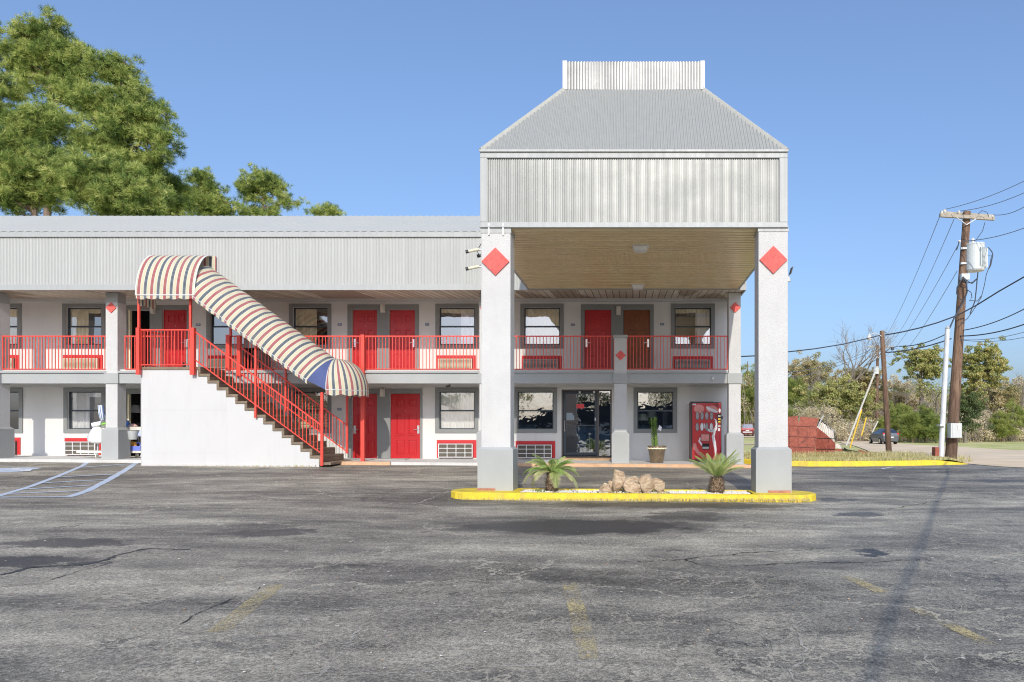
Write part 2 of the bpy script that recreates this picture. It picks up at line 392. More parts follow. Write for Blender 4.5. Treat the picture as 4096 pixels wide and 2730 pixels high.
def grass_ground():
    m, t = new_mat('winter_grass'); b = NB(t)
    n = b.noise(b.pos(scale=(1, .6, 1)), .25, 6, .65).outputs[0]
    n2 = b.noise(b.pos(), 3, 6, .75).outputs[0]
    c = b.ramp(b.math('ADD', b.math('MULTIPLY', n, .6), b.math('MULTIPLY', n2, .4)), [(.35, (.38, .42, .14)), (.48, (.56, .55, .22)), (.6, (.70, .62, .34)), (.75, (.78, .68, .44))])
    b.out(b.bsdf(c, .95, spec=.08, bump=n2, bstr=.7, bdist=.1).outputs[0]); return m
M['grass_ground'] = grass_ground()
def scale_panel():
    m, t = new_mat('rust_red_pressed_panel'); b = NB(t)
    v = b.n('ShaderNodeTexVoronoi', feature='DISTANCE_TO_EDGE'); b.l(b.pos(scale=(1, 1, 1.2)), v.inputs['Vector']); v.inputs['Scale'].default_value = 5.2
    e = b.math('LESS_THAN', v.outputs['Distance'], .03)
    n = b.noise(b.pos(), 3, 4).outputs[0]
    c = b.ramp(n, [(.3, (.27, .06, .035)), (.7, (.38, .10, .06))])
    c = b.mix(b.math('MULTIPLY', e, .75), c, (.11, .025, .018))
    b.out(b.bsdf(c, .6, bump=e, bstr=-.5, bdist=.01).outputs[0]); return m
M['scale'] = scale_panel()
M['white_rib'] = simple('peeling_white_sheet', (.62, .55, .47), .7, var=.35, vs=5, dirt=((.25, .16, .10), .6))

# ------------------------------------------------------------------ mesh helpers
class MB:
    def __init__(s): s.v = []; s.f = []; s.uv = None
    def add(s, vs, fs):
        k = len(s.v); s.v += [tuple(v) for v in vs]; s.f += [tuple(i+k for i in f) for f in fs]; return s
    def box(s, x0, x1, y0, y1, z0, z1):
        x0, x1 = min(x0, x1), max(x0, x1); y0, y1 = min(y0, y1), max(y0, y1); z0, z1 = min(z0, z1), max(z0, z1)
        v = [(x0, y0, z0), (x1, y0, z0), (x1, y1, z0), (x0, y1, z0), (x0, y0, z1), (x1, y0, z1), (x1, y1, z1), (x0, y1, z1)]
        return s.add(v, [(3, 2, 1, 0), (4, 5, 6, 7), (0, 1, 5, 4), (1, 2, 6, 5), (2, 3, 7, 6), (3, 0, 4, 7)])
    def hexa(s, b4, t4): return s.add(list(b4)+list(t4), [(3, 2, 1, 0), (4, 5, 6, 7), (0, 1, 5, 4), (1, 2, 6, 5), (2, 3, 7, 6), (3, 0, 4, 7)])
    def quad(s, a, b, c, d): return s.add([a, b, c, d], [(0, 1, 2, 3)])
    def tube(s, pts, r, n=8, cap=True):
        pts = [Vector(p) for p in pts]; m = len(pts)
        rs = r if isinstance(r, (list, tuple)) else [r]*m
        vs = []; up = None
        for i, p in enumerate(pts):
            d = (pts[min(i+1, m-1)]-pts[max(i-1, 0)]).normalized()
            if up is None: up = Vector((0, 0, 1)) if abs(d.z) < .9 else Vector((0, 1, 0))
            a = d.cross(up).normalized(); b = a.cross(d).normalized(); up = b
            for k in range(n):
                t = 2*math.pi*(k+.5)/n; vs.append(p+(a*math.cos(t)+b*math.sin(t))*rs[i])
        fs = [(i*n+k, i*n+(k+1) % n, (i+1)*n+(k+1) % n, (i+1)*n+k) for i in range(m-1) for k in range(n)]
        if cap: fs += [tuple(range(n))[::-1], tuple(range((m-1)*n, m*n))]
        return s.add(vs, fs)
    def bar(s, a, b, w, h=None):
        """square bar"""
        return s.tube([a, b], (w*.7071), 4)
    def lathe(s, prof, c, n=20, cap=True):
        vs = [(c[0]+r*math.cos(2*math.pi*k/n), c[1]+r*math.sin(2*math.pi*k/n), c[2]+z) for r, z in prof for k in range(n)]
        m = len(prof)
        fs = [(i*n+k, i*n+(k+1) % n, (i+1)*n+(k+1) % n, (i+1)*n+k) for i in range(m-1) for k in range(n)]
        if cap: fs += [tuple(range(n))[::-1], tuple(range((m-1)*n, m*n))]
        return s.add(vs, fs)
    def prism(s, poly, y0, y1):
        """polygon in x,z swept along y"""
        n = len(poly); vs = [(x, y0, z) for x, z in poly]+[(x, y1, z) for x, z in poly]
        return s.add(vs, [tuple(range(n)), tuple(range(n, 2*n))[::-1]]+[(k, (k+n), (k+1) % n+n, (k+1) % n) for k in range(n)])
    def grid(s, rows):
        m, n = len(rows), len(rows[0])
        return s.add([p for r in rows for p in r], [(i*n+k, i*n+k+1, (i+1)*n+k+1, (i+1)*n+k) for i in range(m-1) for k in range(n-1)])
    def build(s, name, mat, parent=None, smooth=False, bevel=0):
        me = bpy.data.meshes.new(name)
        V = np.array(s.v, dtype=float).reshape(-1, 3)
        c = (V.min(0)+V.max(0))/2; c[2] = V[:, 2].min()
        me.from_pydata([tuple(x) for x in (V-c)], [], s.f); me.update()
        if s.uv is not None:
            ul = me.uv_layers.new(name='UVMap')
            for lp in me.loops: ul.data[lp.index].uv = s.uv[lp.vertex_index]
        me.materials.append(mat if not isinstance(mat, str) else M[mat])
        if smooth:
            for p in me.polygons: p.use_smooth = True
        o = bpy.data.objects.new(name, me); col.objects.link(o)
        o.location = Vector(c)
        WL[o.name] = Vector(c)
        if parent is not None:
            o.parent = parent; o.matrix_parent_inverse = Matrix.Translation(-WL[parent.name])
        if bevel:
            md = o.modifiers.new('bevel', 'BEVEL'); md.width = bevel; md.segments = 2; md.limit_method = 'ANGLE'
        return o
WL = {}
def tag(o, label=None, cat=None, group=None, kind=None):
    if label: o['label'] = label
    if cat: o['category'] = cat
    if group: o['group'] = group
    if kind: o['kind'] = kind
    return o
def thing(name, loc, label, cat, group=None):
    o = bpy.data.objects.new(name, None); o.empty_display_size = .2; col.objects.link(o)
    o.location = Vector(loc); WL[o.name] = Vector(loc)
    return tag(o, label, cat, group)
def copy_tree(o, parent=None, delta=None):
    c = o.copy(); col.objects.link(c); WL[c.name] = WL[o.name]+Vector(delta) if parent is None else WL[o.name].copy()
    if parent is None: c.location = o.location+Vector(delta)
    else: c.parent = parent
    for ch in list(o.children): copy_tree(ch, c)
    return c
def corrugated(mb, o, u, v, n, period, amp, vmax=None, vmin=None, flat=.35, rows=1):
    """ribbed sheet: o origin, u width vector, v height vector, n outward normal"""
    o, u, v, n = Vector(o), Vector(u), Vector(v), Vector(n).normalized()
    L = u.length; k = max(1, int(round(L/period))); ud = u/k
    ts = []
    for i in range(k):
        for a, h in ((0, 0), (flat*.5, 0), (flat*.5+.18, 1), (1-flat*.5-.0, 1), (.999, 0) if False else (1-.04, .3)):
            ts.append((i+a, h))
    ts.append((k, 0))
    r = []
    for j in range(rows+1):
        row = []
        for t, h in ts:
            q = t/k; a = vmin(q) if vmin else 0; b_ = vmax(q) if vmax else 1
            row.append(o+ud*t+v*lerp(a, b_, j/rows)+n*(amp*h))
        r.append(row)
    mb.grid(r); return mb
# ================================================================== ground
def frange(a, b, st):
    n = max(1, int(round((b-a)/st))); return [a+(b-a)*i/n for i in range(n+1)]
YR = frange(-60, 4, 4)[:-1]+frange(4, 30, .5)[:-1]+frange(30, 60, 2)[:-1]+frange(60, 160, 5)[:-1]+frange(160, 400, 20)
XR = frange(-400, -24, 40)[:-1]+frange(-24, 60, 2)[:-1]+frange(60, 500, 40)
m = MB(); m.grid([[(x, y, g(x, y)-.04) for x in XR] for y in YR])
tag(m.build('ground', 'grass_ground', smooth=True), kind='structure')
def lot_right(y): return pw(y, [(-60, 13.5), (20, 12.1), (21.6, 11.7), (24.8, 11.5), (26, 11.45)])
rows = []
for y in [q for q in YR if q <= 25.1]:
    r = lot_right(y); rows.append([(lerp(-45, r, (i/56)), y, g(lerp(-45, r, i/56), y)) for i in range(57)])
m = MB(); m.grid(rows); tag(m.build('parking_lot', 'asphalt', smooth=True), kind='structure')
KERB = [(3.15, 26.2), (3.45, 25.2), (4.0, 24.3), (4.7, 23.35), (5.6, 23.1), (7, 23.2), (9, 23.65), (11.0, 24.4), (11.45, 24.75)]
def kerb_y(x): return pw(x, [(a, b) for a, b in KERB])
rows = []
xs = frange(3.15, 11.45, .25)
vz = lambda x, y: g(x, y)+.155*(1-sm(26, 33, y))*(1-sm(10.6, 11.6, x))+.012
for i in range(15):
    rows.append([(x, lerp(kerb_y(x)+.1, 36, (i/14)**1.6), vz(x, lerp(kerb_y(x)+.1, 36, (i/14)**1.6))) for x in xs])
m = MB(); m.grid(rows); tag(m.build('grass_verge', 'grass_ground', smooth=True), kind='structure')
# roads
Lb = [(-60, 13.52), (20, 12.12), (21.6, 11.72), (24.8, 11.52), (38.6, 13.8), (65, 20), (91, 25), (106, 26)]
Rb = [(-60, 80), (44, 80), (48, 45), (53, 28.8), (71.5, 26.9), (91, 31), (106, 38)]
rows = [[(lerp(pw(y, Lb), pw(y, Rb), (i/12)**1.5), y, g(lerp(pw(y, Lb), pw(y, Rb), (i/12)**1.5), y)+.012) for i in range(13)] for y in YR if y <= 106]
m = MB(); m.grid(rows); tag(m.build('road', 'road', smooth=True), kind='structure')
m = MB(); m.grid([[(x, y, g(x, y)+.016) for x in frange(-30, 44, 2)] for y in (104, 108, 112, 116, 119)])
m.grid([[(x, y, g(x, y)+.016) for x in frange(2, 22, 2)] for y in (70, 74)])
tag(m.build('far_road', 'road', smooth=True), kind='structure')
# walkway in front of the rooms
m = MB(); xs = frange(-27, 3.35, .6)
m.grid([[(x, y, walk_z(x)) for x in xs] for y in (21.0, 22, YW+.3)])
m.grid([[(x, 21.0, g(x, 21)-.1) for x in xs], [(x, 21.0, walk_z(x)) for x in xs]])
m.grid([[(3.35, 21.0, walk_z(3.35)), (3.35, YW+.3, walk_z(3.35))], [(3.35, 21.0, -.4), (3.35, YW+.3, -.4)]])
tag(m.build('walkway', 'concrete'), kind='structure')
m = MB()
for a, b in ((-8.45, -7.0), (-3.6, 3.5)):
    xs = frange(a, b, .3)
    m.grid([[(x, 20.9, g(x, 21)-.08) for x in xs], [(x, 20.93, walk_z(x)+.004) for x in xs], [(x, 21.05, walk_z(x)+.006) for x in xs]])
tag(m.build('walkway_edge', 'peach'), kind='structure')

def decal_ribbon(pts, w, name, mat, off=.006, step=.25, wj=0, group=None, seed=1):
    rnd = random.Random(seed); L, Rr = [], []
    for (a, b) in zip(pts, pts[1:]):
        a, b = Vector(a), Vector(b); d = (b-a); n = max(1, int(d.length/step)); d.normalize(); p = Vector((-d.y, d.x))
        for i in range(n+1):
            c = a.lerp(b, i/n); ww = w/2*(1+rnd.uniform(-wj, wj))
            L.append((c.x+p.x*ww, c.y+p.y*ww)); Rr.append((c.x-p.x*ww, c.y-p.y*ww))
    m = MB(); m.grid([[(x, y, g(x, y)+off) for x, y in L], [(x, y, g(x, y)+off) for x, y in Rr]])
    return tag(m.build(name, mat), kind='structure')
U = unproj
# accessible bay marks
bl = [((-60, 2000), (0, 1984), (120, 1948), (235, 1905), (330, 1865), (388, 1841)), ((268, 1991), (350, 1965), (430, 1923), (500, 1883), (545, 1853), (572, 1843))]
decal_ribbon([U(*p) for p in bl[0]], .12, 'line_marking', 'blue_paint', wj=.08)
decal_ribbon([U(*p) for p in bl[1]], .15, 'line_marking', 'blue_paint', wj=.12)
for i, (a, b, w) in enumerate([((-60, 1992), (268, 1990), .12), ((36, 1977), (318, 1966), .10), ((95, 1959), (366, 1943), .12), ((165, 1934.5), (420, 1921), .11), ((222, 1911), (458, 1899), .13), ((325, 1871.5), (530, 1857), .13)]):
    decal_ribbon([U(*a), U(*b)], w, 'line_marking', 'blue_paint', off=.010, wj=.1, seed=i)
def decal_poly(pts, name, mat, off):
    vs = [U(*p) for p in pts]; c = sum(vs, Vector((0, 0)))/len(vs)
    ring = [vs[i].lerp(vs[(i+1) % len(vs)], k/3) for i in range(len(vs)) for k in range(3)]
    m = MB(); n = len(ring)
    V = [(c.x, c.y, g(c.x, c.y)+off)]
    for q in (.34, .67, 1): V += [(c.lerp(p, q).x, c.lerp(p, q).y, g(*c.lerp(p, q))+off) for p in ring]
    Fs = [(0, 1+i, 1+(i+1) % n) for i in range(n)]
    for k in range(2): Fs += [(1+k*n+i, 1+(k+1)*n+i, 1+(k+1)*n+(i+1) % n, 1+k*n+(i+1) % n) for i in range(n)]
    m.add(V, Fs); return tag(m.build(name, mat), kind='structure')
decal_poly([(-170, 1890), (0, 1891.5), (90, 1889), (130, 1880), (172, 1873), (120, 1871.5), (30, 1873), (-60, 1876)], 'line_marking', 'blue_paint', .006)
# the wheelchair figure on the blue square
decal_ribbon([U(-40, 1889), U(15, 1884), U(45, 1881)], .12, 'line_marking', 'white_mark', off=.011)
decal_ribbon([U(66, 1874), U(58, 1881), U(90, 1882), U(104, 1887)], .16, 'line_marking', 'white_mark', off=.011, step=.15)
decal_ribbon([U(66, 1878), U(96, 1878)], .12, 'line_marking', 'white_mark', off=.013)
decal_ribbon([U(60, 1886), U(75, 1888), U(112, 1887.5), U(118, 1882), U(100, 1879.5)], .10, 'line_marking', 'white_mark', off=.015)
# worn stall lines
decal_ribbon([U(1104, 2342), U(870, 2530)], .16, 'line_marking', 'old_yellow', wj=.1)
decal_ribbon([U(2279, 2333), U(2360, 2640)], .15, 'line_marking', 'old_yellow', wj=.1)
decal_ribbon([U(3385, 2306), U(3530, 2372)], .13, 'line_marking', 'old_yellow', wj=.1)
decal_ribbon([U(3660, 2436), U(3960, 2580)], .13, 'line_marking', 'old_yellow', wj=.1)
decal_ribbon([U(3530, 1877), U(3575, 1869)], .1, 'line_marking', 'white_mark', wj=.1)
# long joints and cracks in the lot
def crackline(pts, w, mat, seed):
    rnd = random.Random(seed); P2 = [U(*p) for p in pts]; out = [P2[0]]
    for a, b in zip(P2, P2[1:]):
        n = max(2, int((b-a).length/.07)); d = (b-a).normalized(); p = Vector((-d.y, d.x)); o = 0
        for i in range(1, n+1):
            o = .8*o+rnd.uniform(-.03, .03) if i < n else 0
            out.append(a.lerp(b, i/n)+p*o)
    decal_ribbon(out, w*.62, 'pavement_crack', mat, off=.005, step=5, wj=.8, seed=seed)
for i, (pts, w, mt) in enumerate([
    ([(1590, 2430), (1500, 2475), (1400, 2570), (1330, 2650), (1240, 2725)], .035, 'crack'),
    ([(760, 2430), (1000, 2432), (1290, 2435), (1500, 2440), (1800, 2425), (2250, 2418)], .022, 'crack'),
    ([(0, 2440), (300, 2450), (620, 2452)], .02, 'crack'), ([(1200, 2700), (1700, 2692), (2048, 2668), (2700, 2650)], .025, 'crack'),
    ([(2990, 2045), (3010, 2110), (3050, 2165)], .03, 'crack'), ([(2740, 2240), (2800, 2262), (2900, 2272), (3200, 2250), (3480, 2252), (3680, 2240)], .03, 'dark_crack'),
    ([(3280, 1872), (3500, 1880), (3700, 1893), (4090, 1920)], .04, 'dark_crack'), ([(3520, 2045), (3800, 1995), (4080, 1990)], .03, 'dark_crack'),
    ([(720, 2500), (830, 2440), (920, 2400), (1040, 2350)], .02, 'dark_crack'), ([(560, 2198), (760, 2200), (1200, 2198), (1700, 2200)], .022, 'crack'),
    ([(3210, 2440), (3190, 2520), (3230, 2600), (3170, 2720)], .025, 'crack'), ([(3740, 2700), (3700, 2600), (3660, 2500)], .025, 'crack'), ([(2550, 2250), (2740, 2240), (3000, 2212), (3300, 2196)], .03, 'dark_crack'),
    ([(0, 2350), (160, 2335), (300, 2290), (450, 2250)], .02, 'dark_crack')]):
    crackline(pts, w, mt, i+3)
crackline([(0, 2302), (60, 2290), (130, 2270), (230, 2266), (330, 2262), (380, 2252), (430, 2240), (480, 2220), (540, 2206), (600, 2196), (760, 2199)], .075, 'tar', 33)
crackline([(0, 2312), (60, 2298), (130, 2278), (230, 2272), (330, 2268), (380, 2258), (430, 2246)], .05, 'crack', 34)
# litter, leaves and pebbles on the lot
rnd = random.Random(4); m = MB(); m2 = MB()
for i in range(520):
    y = rnd.uniform(4.5, 20.5); x = rnd.uniform(-.95, .62)*y
    if 13.7 < y < 15.4 and -4 < x < 4: continue
    z = g(x, y)+.012; r = rnd.uniform(.006, .017); a = rnd.uniform(0, 6); (m if rnd.random() < .62 else m2).add(
        [(x+r*math.cos(a), y+r*math.sin(a), z), (x-r*.5*math.sin(a), y+r*.5*math.cos(a), z+r*.5), (x-r*math.cos(a), y-r*math.sin(a), z), (x+r*.5*math.sin(a), y-r*.5*math.cos(a), z+.004)], [(0, 1, 2, 3)])
tag(m.build('scattered_grit', 'gravel'), 'pale grit and litter scattered over the parking lot', 'litter', kind='stuff')
tag(m2.build('fallen_leaves', 'peach'), 'small tan fallen leaves scattered over the parking lot', 'leaves', kind='stuff')
# kerb along the verge
def kerb_path(path, w, h, name, mat):
    m = MB(); pts = [Vector(p) for p in path]; sec = []
    fine = []
    for a, b in zip(pts, pts[1:]):
        n = max(1, int((b-a).length/.25)); fine += [a.lerp(b, i/n) for i in range(n)]
    fine.append(pts[-1])
    rows = [[] for _ in range(5)]
    for i, p in enumerate(fine):
        d = (fine[min(i+1, len(fine)-1)]-fine[max(i-1, 0)]).normalized(); q = Vector((-d.y, d.x))
        hh = h*min(1, (len(fine)-1-i)/6+.12)
        for k, (o, z) in enumerate(((-.02, -.05), (0, hh*.8), (.03, hh), (w, hh+.003), (w+.02, -.05))):
            c = p+q*o; rows[k].append((c.x, c.y, g(p.x, p.y)+z))
    m.grid(rows); return tag(m.build(name, mat, smooth=False), kind='structure')
kerb_path(KERB, .16, .165, 'kerb', 'yellow')
# planting island under the canopy
IX0, IX1, IY0, IY1, IH = -3.62, 3.66, 13.95, 15.05, .125
def stadium(x0, x1, y0, y1, n=8):
    r = (y1-y0)/2; pts = [(x0+r, y0), (x1-r, y0)]
    pts += [(x1-r+r*math.sin(math.pi*i/n), y0+r-r*math.cos(math.pi*i/n)) for i in range(1, n)]
    pts += [(x1-r, y1), (x0+r, y1)]
    pts += [(x0+r-r*math.sin(math.pi*i/n), y1-r+r*math.cos(math.pi*i/n)) for i in range(1, n)]
    return pts
def dense(pts, st=.4):
    out = []
    for a, b in zip(pts, pts[1:]+pts[:1]):
        n = max(1, int(math.dist(a, b)/st)); out += [(lerp(a[0], b[0], i/n), lerp(a[1], b[1], i/n)) for i in range(n)]
    return out
island_z = lambda x: -.405+tilt(x)*1+IH
isl = thing('planting_island', (0, 14.5, -.42), 'long yellow kerbed island with rounded ends under the canopy front', 'traffic island')
o_ = dense(stadium(IX0, IX1, IY0, IY1)); n = len(o_); cy = (IY0+IY1)/2
def inn(x, y, d):
    r = (IY1-IY0)/2; ax = min(max(x, IX0+r), IX1-r); vx, vy = x-ax, y-cy; L = math.hypot(vx, vy) or 1; k = (L-d)/L
    return ax+vx*k, cy+vy*k
m = MB(); rows = []
for d, z in ((0, -.16), (.0, -.02), (.03, 0), (.15, 0), (.16, -.05)):
    rows.append([(*inn(x, y, d), island_z(x)+z) for x, y in o_+o_[:1]])
m.grid(rows); m.build('kerb_ring', 'yellow', isl)
for a, b, ce in ((IX0+.55, -2.2, IX0+.55), (2.35, IX1-.55, IX1-.55)):
    m = MB(); arc_ = [(ce+(-1 if a < 0 else 1)*.43*math.cos(t), cy+.43*math.sin(t)) for t in [math.pi*(i/12-.5) for i in range(13)]]
    ring = arc_+([(b, cy+.43), (b, cy-.43)] if a < 0 else [(a, cy+.43), (a, cy-.43)])
    m.add([(x, y, island_z(x)+.003) for x, y in ring], [tuple(range(len(ring)))]); m.build('end_cap', 'yellow', isl)

m = MB(); xs = frange(-2.2, 2.35, .2); m.grid([[(x, y, island_z(x)-.03) for x in xs] for y in (IY0+.12, IY1-.12)])
m.build('gravel_bed', simple('bed_soil', (.20, .17, .13), .95, var=.35, vs=9), isl)
m = MB()
for i in range(1300):
    x = rnd.choice([rnd.uniform(-2.2, 2.3), rnd.gauss(-1.2, .45), rnd.gauss(-2.0, .3), rnd.gauss(1.2, .35), rnd.gauss(2.1, .25)]); x = min(2.3, max(-2.2, x)); y = rnd.uniform(IY0+.17, IY1-.17); r = rnd.uniform(.012, .028); z = island_z(x)-.03
    v = [(x+rnd.uniform(-r, r), y+rnd.uniform(-r, r), z+r*q) for q in (1.3, 1.1)]
    m.add([(x-r, y-r, z), (x+r, y-r, z), (x+r, y+r, z), (x-r, y+r, z)]+v[:1], [(0, 1, 4), (1, 2, 4), (2, 3, 4), (3, 0, 4)])
tag(m.build('gravel', 'gravel'), 'white pebbles filling the bed of the kerbed island', 'gravel', kind='stuff')
def blades(spots, name, label, hmin, hmax, mat='grass', seed=2, w=.006):
    rnd = np.random.default_rng(seed); m = MB(); tone = []
    for x, y, z in spots:
        h = rnd.uniform(hmin, hmax); a = rnd.uniform(0, 6.28); lx, ly = rnd.normal(0, .4, 2)*h; ww = w*rnd.uniform(.7, 1.4)
        c, s = math.cos(a)*ww, math.sin(a)*ww
        m.add([(x-c, y-s, z-.01), (x+c, y+s, z-.01), (x+lx*.35+c*.7, y+ly*.35+s*.7, z+h*.6), (x+lx*.35-c*.7, y+ly*.35-s*.7, z+h*.6), (x+lx, y+ly, z+h)], [(0, 1, 2, 3), (3, 2, 4)]); tone += [rnd.random()]*5
    o = m.build(name, mat); set_tone(o, tone)
    return tag(o, label, 'grass', kind='stuff')
def set_tone(o, tone):
    at = o.data.attributes.new('tone', 'FLOAT', 'POINT'); at.data.foreach_set('value', np.array(tone, dtype=np.float32))
rng = np.random.default_rng(5)
sp = []
for i in range(46000):
    x = rng.uniform(3.2, 11.4); y = kerb_y(x)+.12+rng.gamma(1.6, 1.6)
    if y > 34: continue
    sp.append((x, y, vz(x, y)))
blades(sp, 'verge_grass', 'dry tan and green grass on the verge behind the yellow kerb', .03, .11, seed=3, w=.009)
sp = []
for i in range(5200):
    x = rng.normal(rng.choice([3.9, 5.2, 6.4, 7.6, 8.8]), .7); y = rng.uniform(25.2, 26.6)
    sp.append((x, y, vz(x, y)))
for i in range(1200):
    x = rng.uniform(9.6, 12.5); y = rng.uniform(26.4, 28.6); sp.append((x, y, vz(x, y)))
blades(sp, 'tall_grass', 'taller weedy grass round the collapsed red structure', .08, .3, seed=4, w=.009)
sp = [(rng.uniform(-3.3, 3.4), IY0-.03+rng.normal(0, .02), island_z(0)-.13) for i in range(1500)]+[(rng.choice([-2.2, -1.55, -.4, .1, .5])+rng.normal(0, .12), rng.uniform(14.1, 14.9), island_z(0)-.03) for i in range(500)]
blades(sp, 'kerb_weeds', 'sparse weeds and grass along the foot of the island kerb', .02, .07, seed=7, w=.005)
sp = [(rng.uniform(-13.6, -8.8), YS-.04+rng.normal(0, .02), g(-10, 20)+.0) for i in range(500)]
blades(sp, 'wall_weeds', 'thin weeds along the foot of the white stair wall', .02, .08, seed=8, w=.005)
# ================================================================== motel building
mot = thing('motel_building', (-8, 24, 0), 'long two storey white stucco motel wing with red doors and grey ribbed roof fascia', 'motel')
ZF2 = 2.76                                              # upper floor level at the wall
UT, UB = wz(1231), wz(1380)                             # upper window glass
LT, LB = wz(1567), wz(1718)
UPW = [(-640, -500, 'full', 'y'), (-70, 72, 'full', 'y'), (266, 407, 'left', 'y'), (842, 978, 'none', 'y'), (1172, 1311, 'left60', 'y'), (1757, 1899, 'right', 'y'), (2096.6, 2240, 'full', 'y'), (2698.6, 2844.5, 'right', 'y')]
LOW = [(-640, -500, 'full', 'w'), (-70, 78, 'none', 'w'), (271, 407.6, 'left', 'w'), (1171, 1311, 'blind', 'y'), (1756, 1899, 'full', 'w'), (2069.6, 2213.6, 'none', 'w'), (2549, 2694, 'none', 'w')]
UPD = [(511, 601, 'open'), (650.6, 749, 'red'), (1410, 1509.5, 'red'), (1558, 1661, 'red'), (2338, 2445, 'red'), (2493.6, 2600.7, 'brown'), (-420, -320, 'red'), (-270, -170, 'red')]
LOD = [(507, 601, 'open'), (1409, 1509.5, 'red'), (1560.6, 1681, 'red')]
GD = (2246, 2447, 1559, 1829)
UDT, UDB = wz(1240), wz(1483.5)
LDT, LDB = wz(1575), -.03
def wall_grid(mb, x0, x1, z0, z1, ops, y0, y1, pr=None):
    xs = sorted({x0, x1, *[v for o in ops for v in o[:2]]}); zs = sorted({z0, z1, *[v for o in ops for v in o[2:]]})
    for a, b in zip(xs, xs[1:]):
        for c, d in zip(zs, zs[1:]):
            mx, mz = (a+b)/2, (c+d)/2
            if any(o[0] < mx < o[1] and o[2] < mz < o[3] for o in ops): continue
            mb.quad((a, y0, c), (b, y0, c), (b, y0, d), (a, y0, d)); mb.quad((b, y1, c), (a, y1, c), (a, y1, d), (b, y1, d))
    for a, b, c, d in ops:
        mb.quad((a, y0, c), (a, y0, d), (a, y1, d), (a, y1, c)); mb.quad((b, y0, d), (b, y0, c), (b, y1, c), (b, y1, d))
        mb.quad((a, y0, d), (b, y0, d), (b, y1, d), (a, y1, d)); mb.quad((b, y0, c), (a, y0, c), (a, y1, c), (b, y1, c))
BX0, BX1 = -27.0, wx(2912)
ops = [(wx(a), wx(b), UB, UT) for a, b, *_ in UPW]+[(wx(a), wx(b), UDB, UDT) for a, b, _ in UPD]
m = MB(); wall_grid(m, BX0, BX1, 2.5, 5.35, ops, YW, YW+.2); m.build('upper_wall', 'stucco_wall', mot)
ops = [(wx(a), wx(b), LB, LT) for a, b, *_ in LOW]+[(wx(a), wx(b), -.1, LDT) for a, b, _ in LOD]+[(wx(GD[0]), wx(GD[1]), -.05, wz(GD[2]))]
m = MB(); wall_grid(m, BX0, BX1, -.45, 2.5, ops, YW, YW+.2); m.build('lower_wall', 'stucco_wall', mot)
m = MB(); m.box(BX1-.2, BX1, YW+.2, 30, -.4, 5.35); m.box(BX0, BX0+.2, YW+.2, 30, -.4, 5.35); m.box(BX0, BX1, 30, 30.2, -.4, 5.35)
m.build('end_wall', 'stucco_wall', mot)
m = MB()
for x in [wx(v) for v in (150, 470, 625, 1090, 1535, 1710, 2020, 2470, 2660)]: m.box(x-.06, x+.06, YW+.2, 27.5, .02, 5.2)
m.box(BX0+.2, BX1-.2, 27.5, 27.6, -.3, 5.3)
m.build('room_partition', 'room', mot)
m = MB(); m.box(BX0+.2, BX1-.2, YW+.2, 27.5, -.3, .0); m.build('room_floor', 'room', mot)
# balcony slab with its grey edge beam and white cap
m = MB(); m.box(BX0, BX1, YC+.12, YW, 2.36, 2.70); m.box(BX0+.2, BX1-.2, YW+.201, 27.5, 2.40, 2.72); m.build('balcony_slab', 'stucco_wall', mot)
m = MB()
for a, b in ((-27, sx(425, YC)), (sx(472, YC), sx(1918, YC)), (sx(1969, YC), sx(2457, YC)), (sx(2507, YC), sx(2912, YC))): m.box(a, b, YC+.03, YC+.119, sz(1534, YC), sz(1493, YC))
m.build('edge_beam', 'stucco_gray', mot)
m = MB()
for a, b in ((-27, sx(425, YC)), (sx(472, YC), sx(1918, YC)), (sx(1969, YC), sx(2457, YC)), (sx(2507, YC), sx(2912, YC))): m.box(a, b, YC-.02, YC+.119, sz(1492.5, YC), sz(1484, YC))
m.build('edge_cap', 'stucco_gray', mot)
# small white cove between wall and soffit
m = MB(); m.box(BX0, BX1, YW-.09, YW-.003, 5.0, 5.11); m.build('cove_moulding', 'stucco', mot)
m = MB(); m.box(BX0, BX1, YW-.12, YW-.003, 2.27, 2.36); m.build('lower_cove', 'stucco', mot)
# soffit boards
RX1 = 3.22
m = MB(); m.grid([[(BX0, YF+.03, 4.93), (RX1, YF+.03, 4.93)], [(BX0, YW+.3, 5.12), (RX1, YW+.3, 5.12)]])
m.grid([[(BX0, YF+.03, 4.97), (RX1, YF+.03, 4.97)], [(BX0, YW+.3, 5.16), (RX1, YW+.3, 5.16)]]); m.build('soffit', 'planks', mot)
# fascia
m = MB(); corrugated(m, (BX0, YF+.03, 5.05), (RX1-BX0, 0, 0), (0, 0, 1.42), (0, -1, 0), .092, .009, flat=.5)
m.build('fascia_panel', 'fascia', mot)
m = MB(); m.box(BX0, RX1, YF-.02, YF+.025, 4.915, 5.075); m.box(RX1, RX1+.04, YF-.02, 23.4, 4.915, 6.6); m.build('fascia_flashing', 'trimmetal', mot)
m = MB(); m.box(BX0, RX1, YF-.03, YF+.04, 6.435, 6.565); m.box(BX0, RX1, YF+.0, YF+.1, 6.565, 6.61); m.build('eave_flashing', 'trimmetal', mot)
rf = MB(); corrugated(rf, (BX0, YF-.01, 6.58), (RX1-BX0, 0, 0), (0, 6.3, 2.27), (0, -.34, .94), .24, .02, flat=.4)
rf.build('roof', 'roofing_l', mot)
m = MB(); m.quad((BX0, 27.05, 8.83), (RX1, 27.05, 8.83), (RX1, 30.4, 5.3), (BX0, 30.4, 5.3)); m.quad((RX1, YF, 6.5), (RX1, 27.05, 8.8), (RX1, 30.3, 5.3), (RX1, YF, 5.0))
m.build('rear_roof', 'roofing', mot)

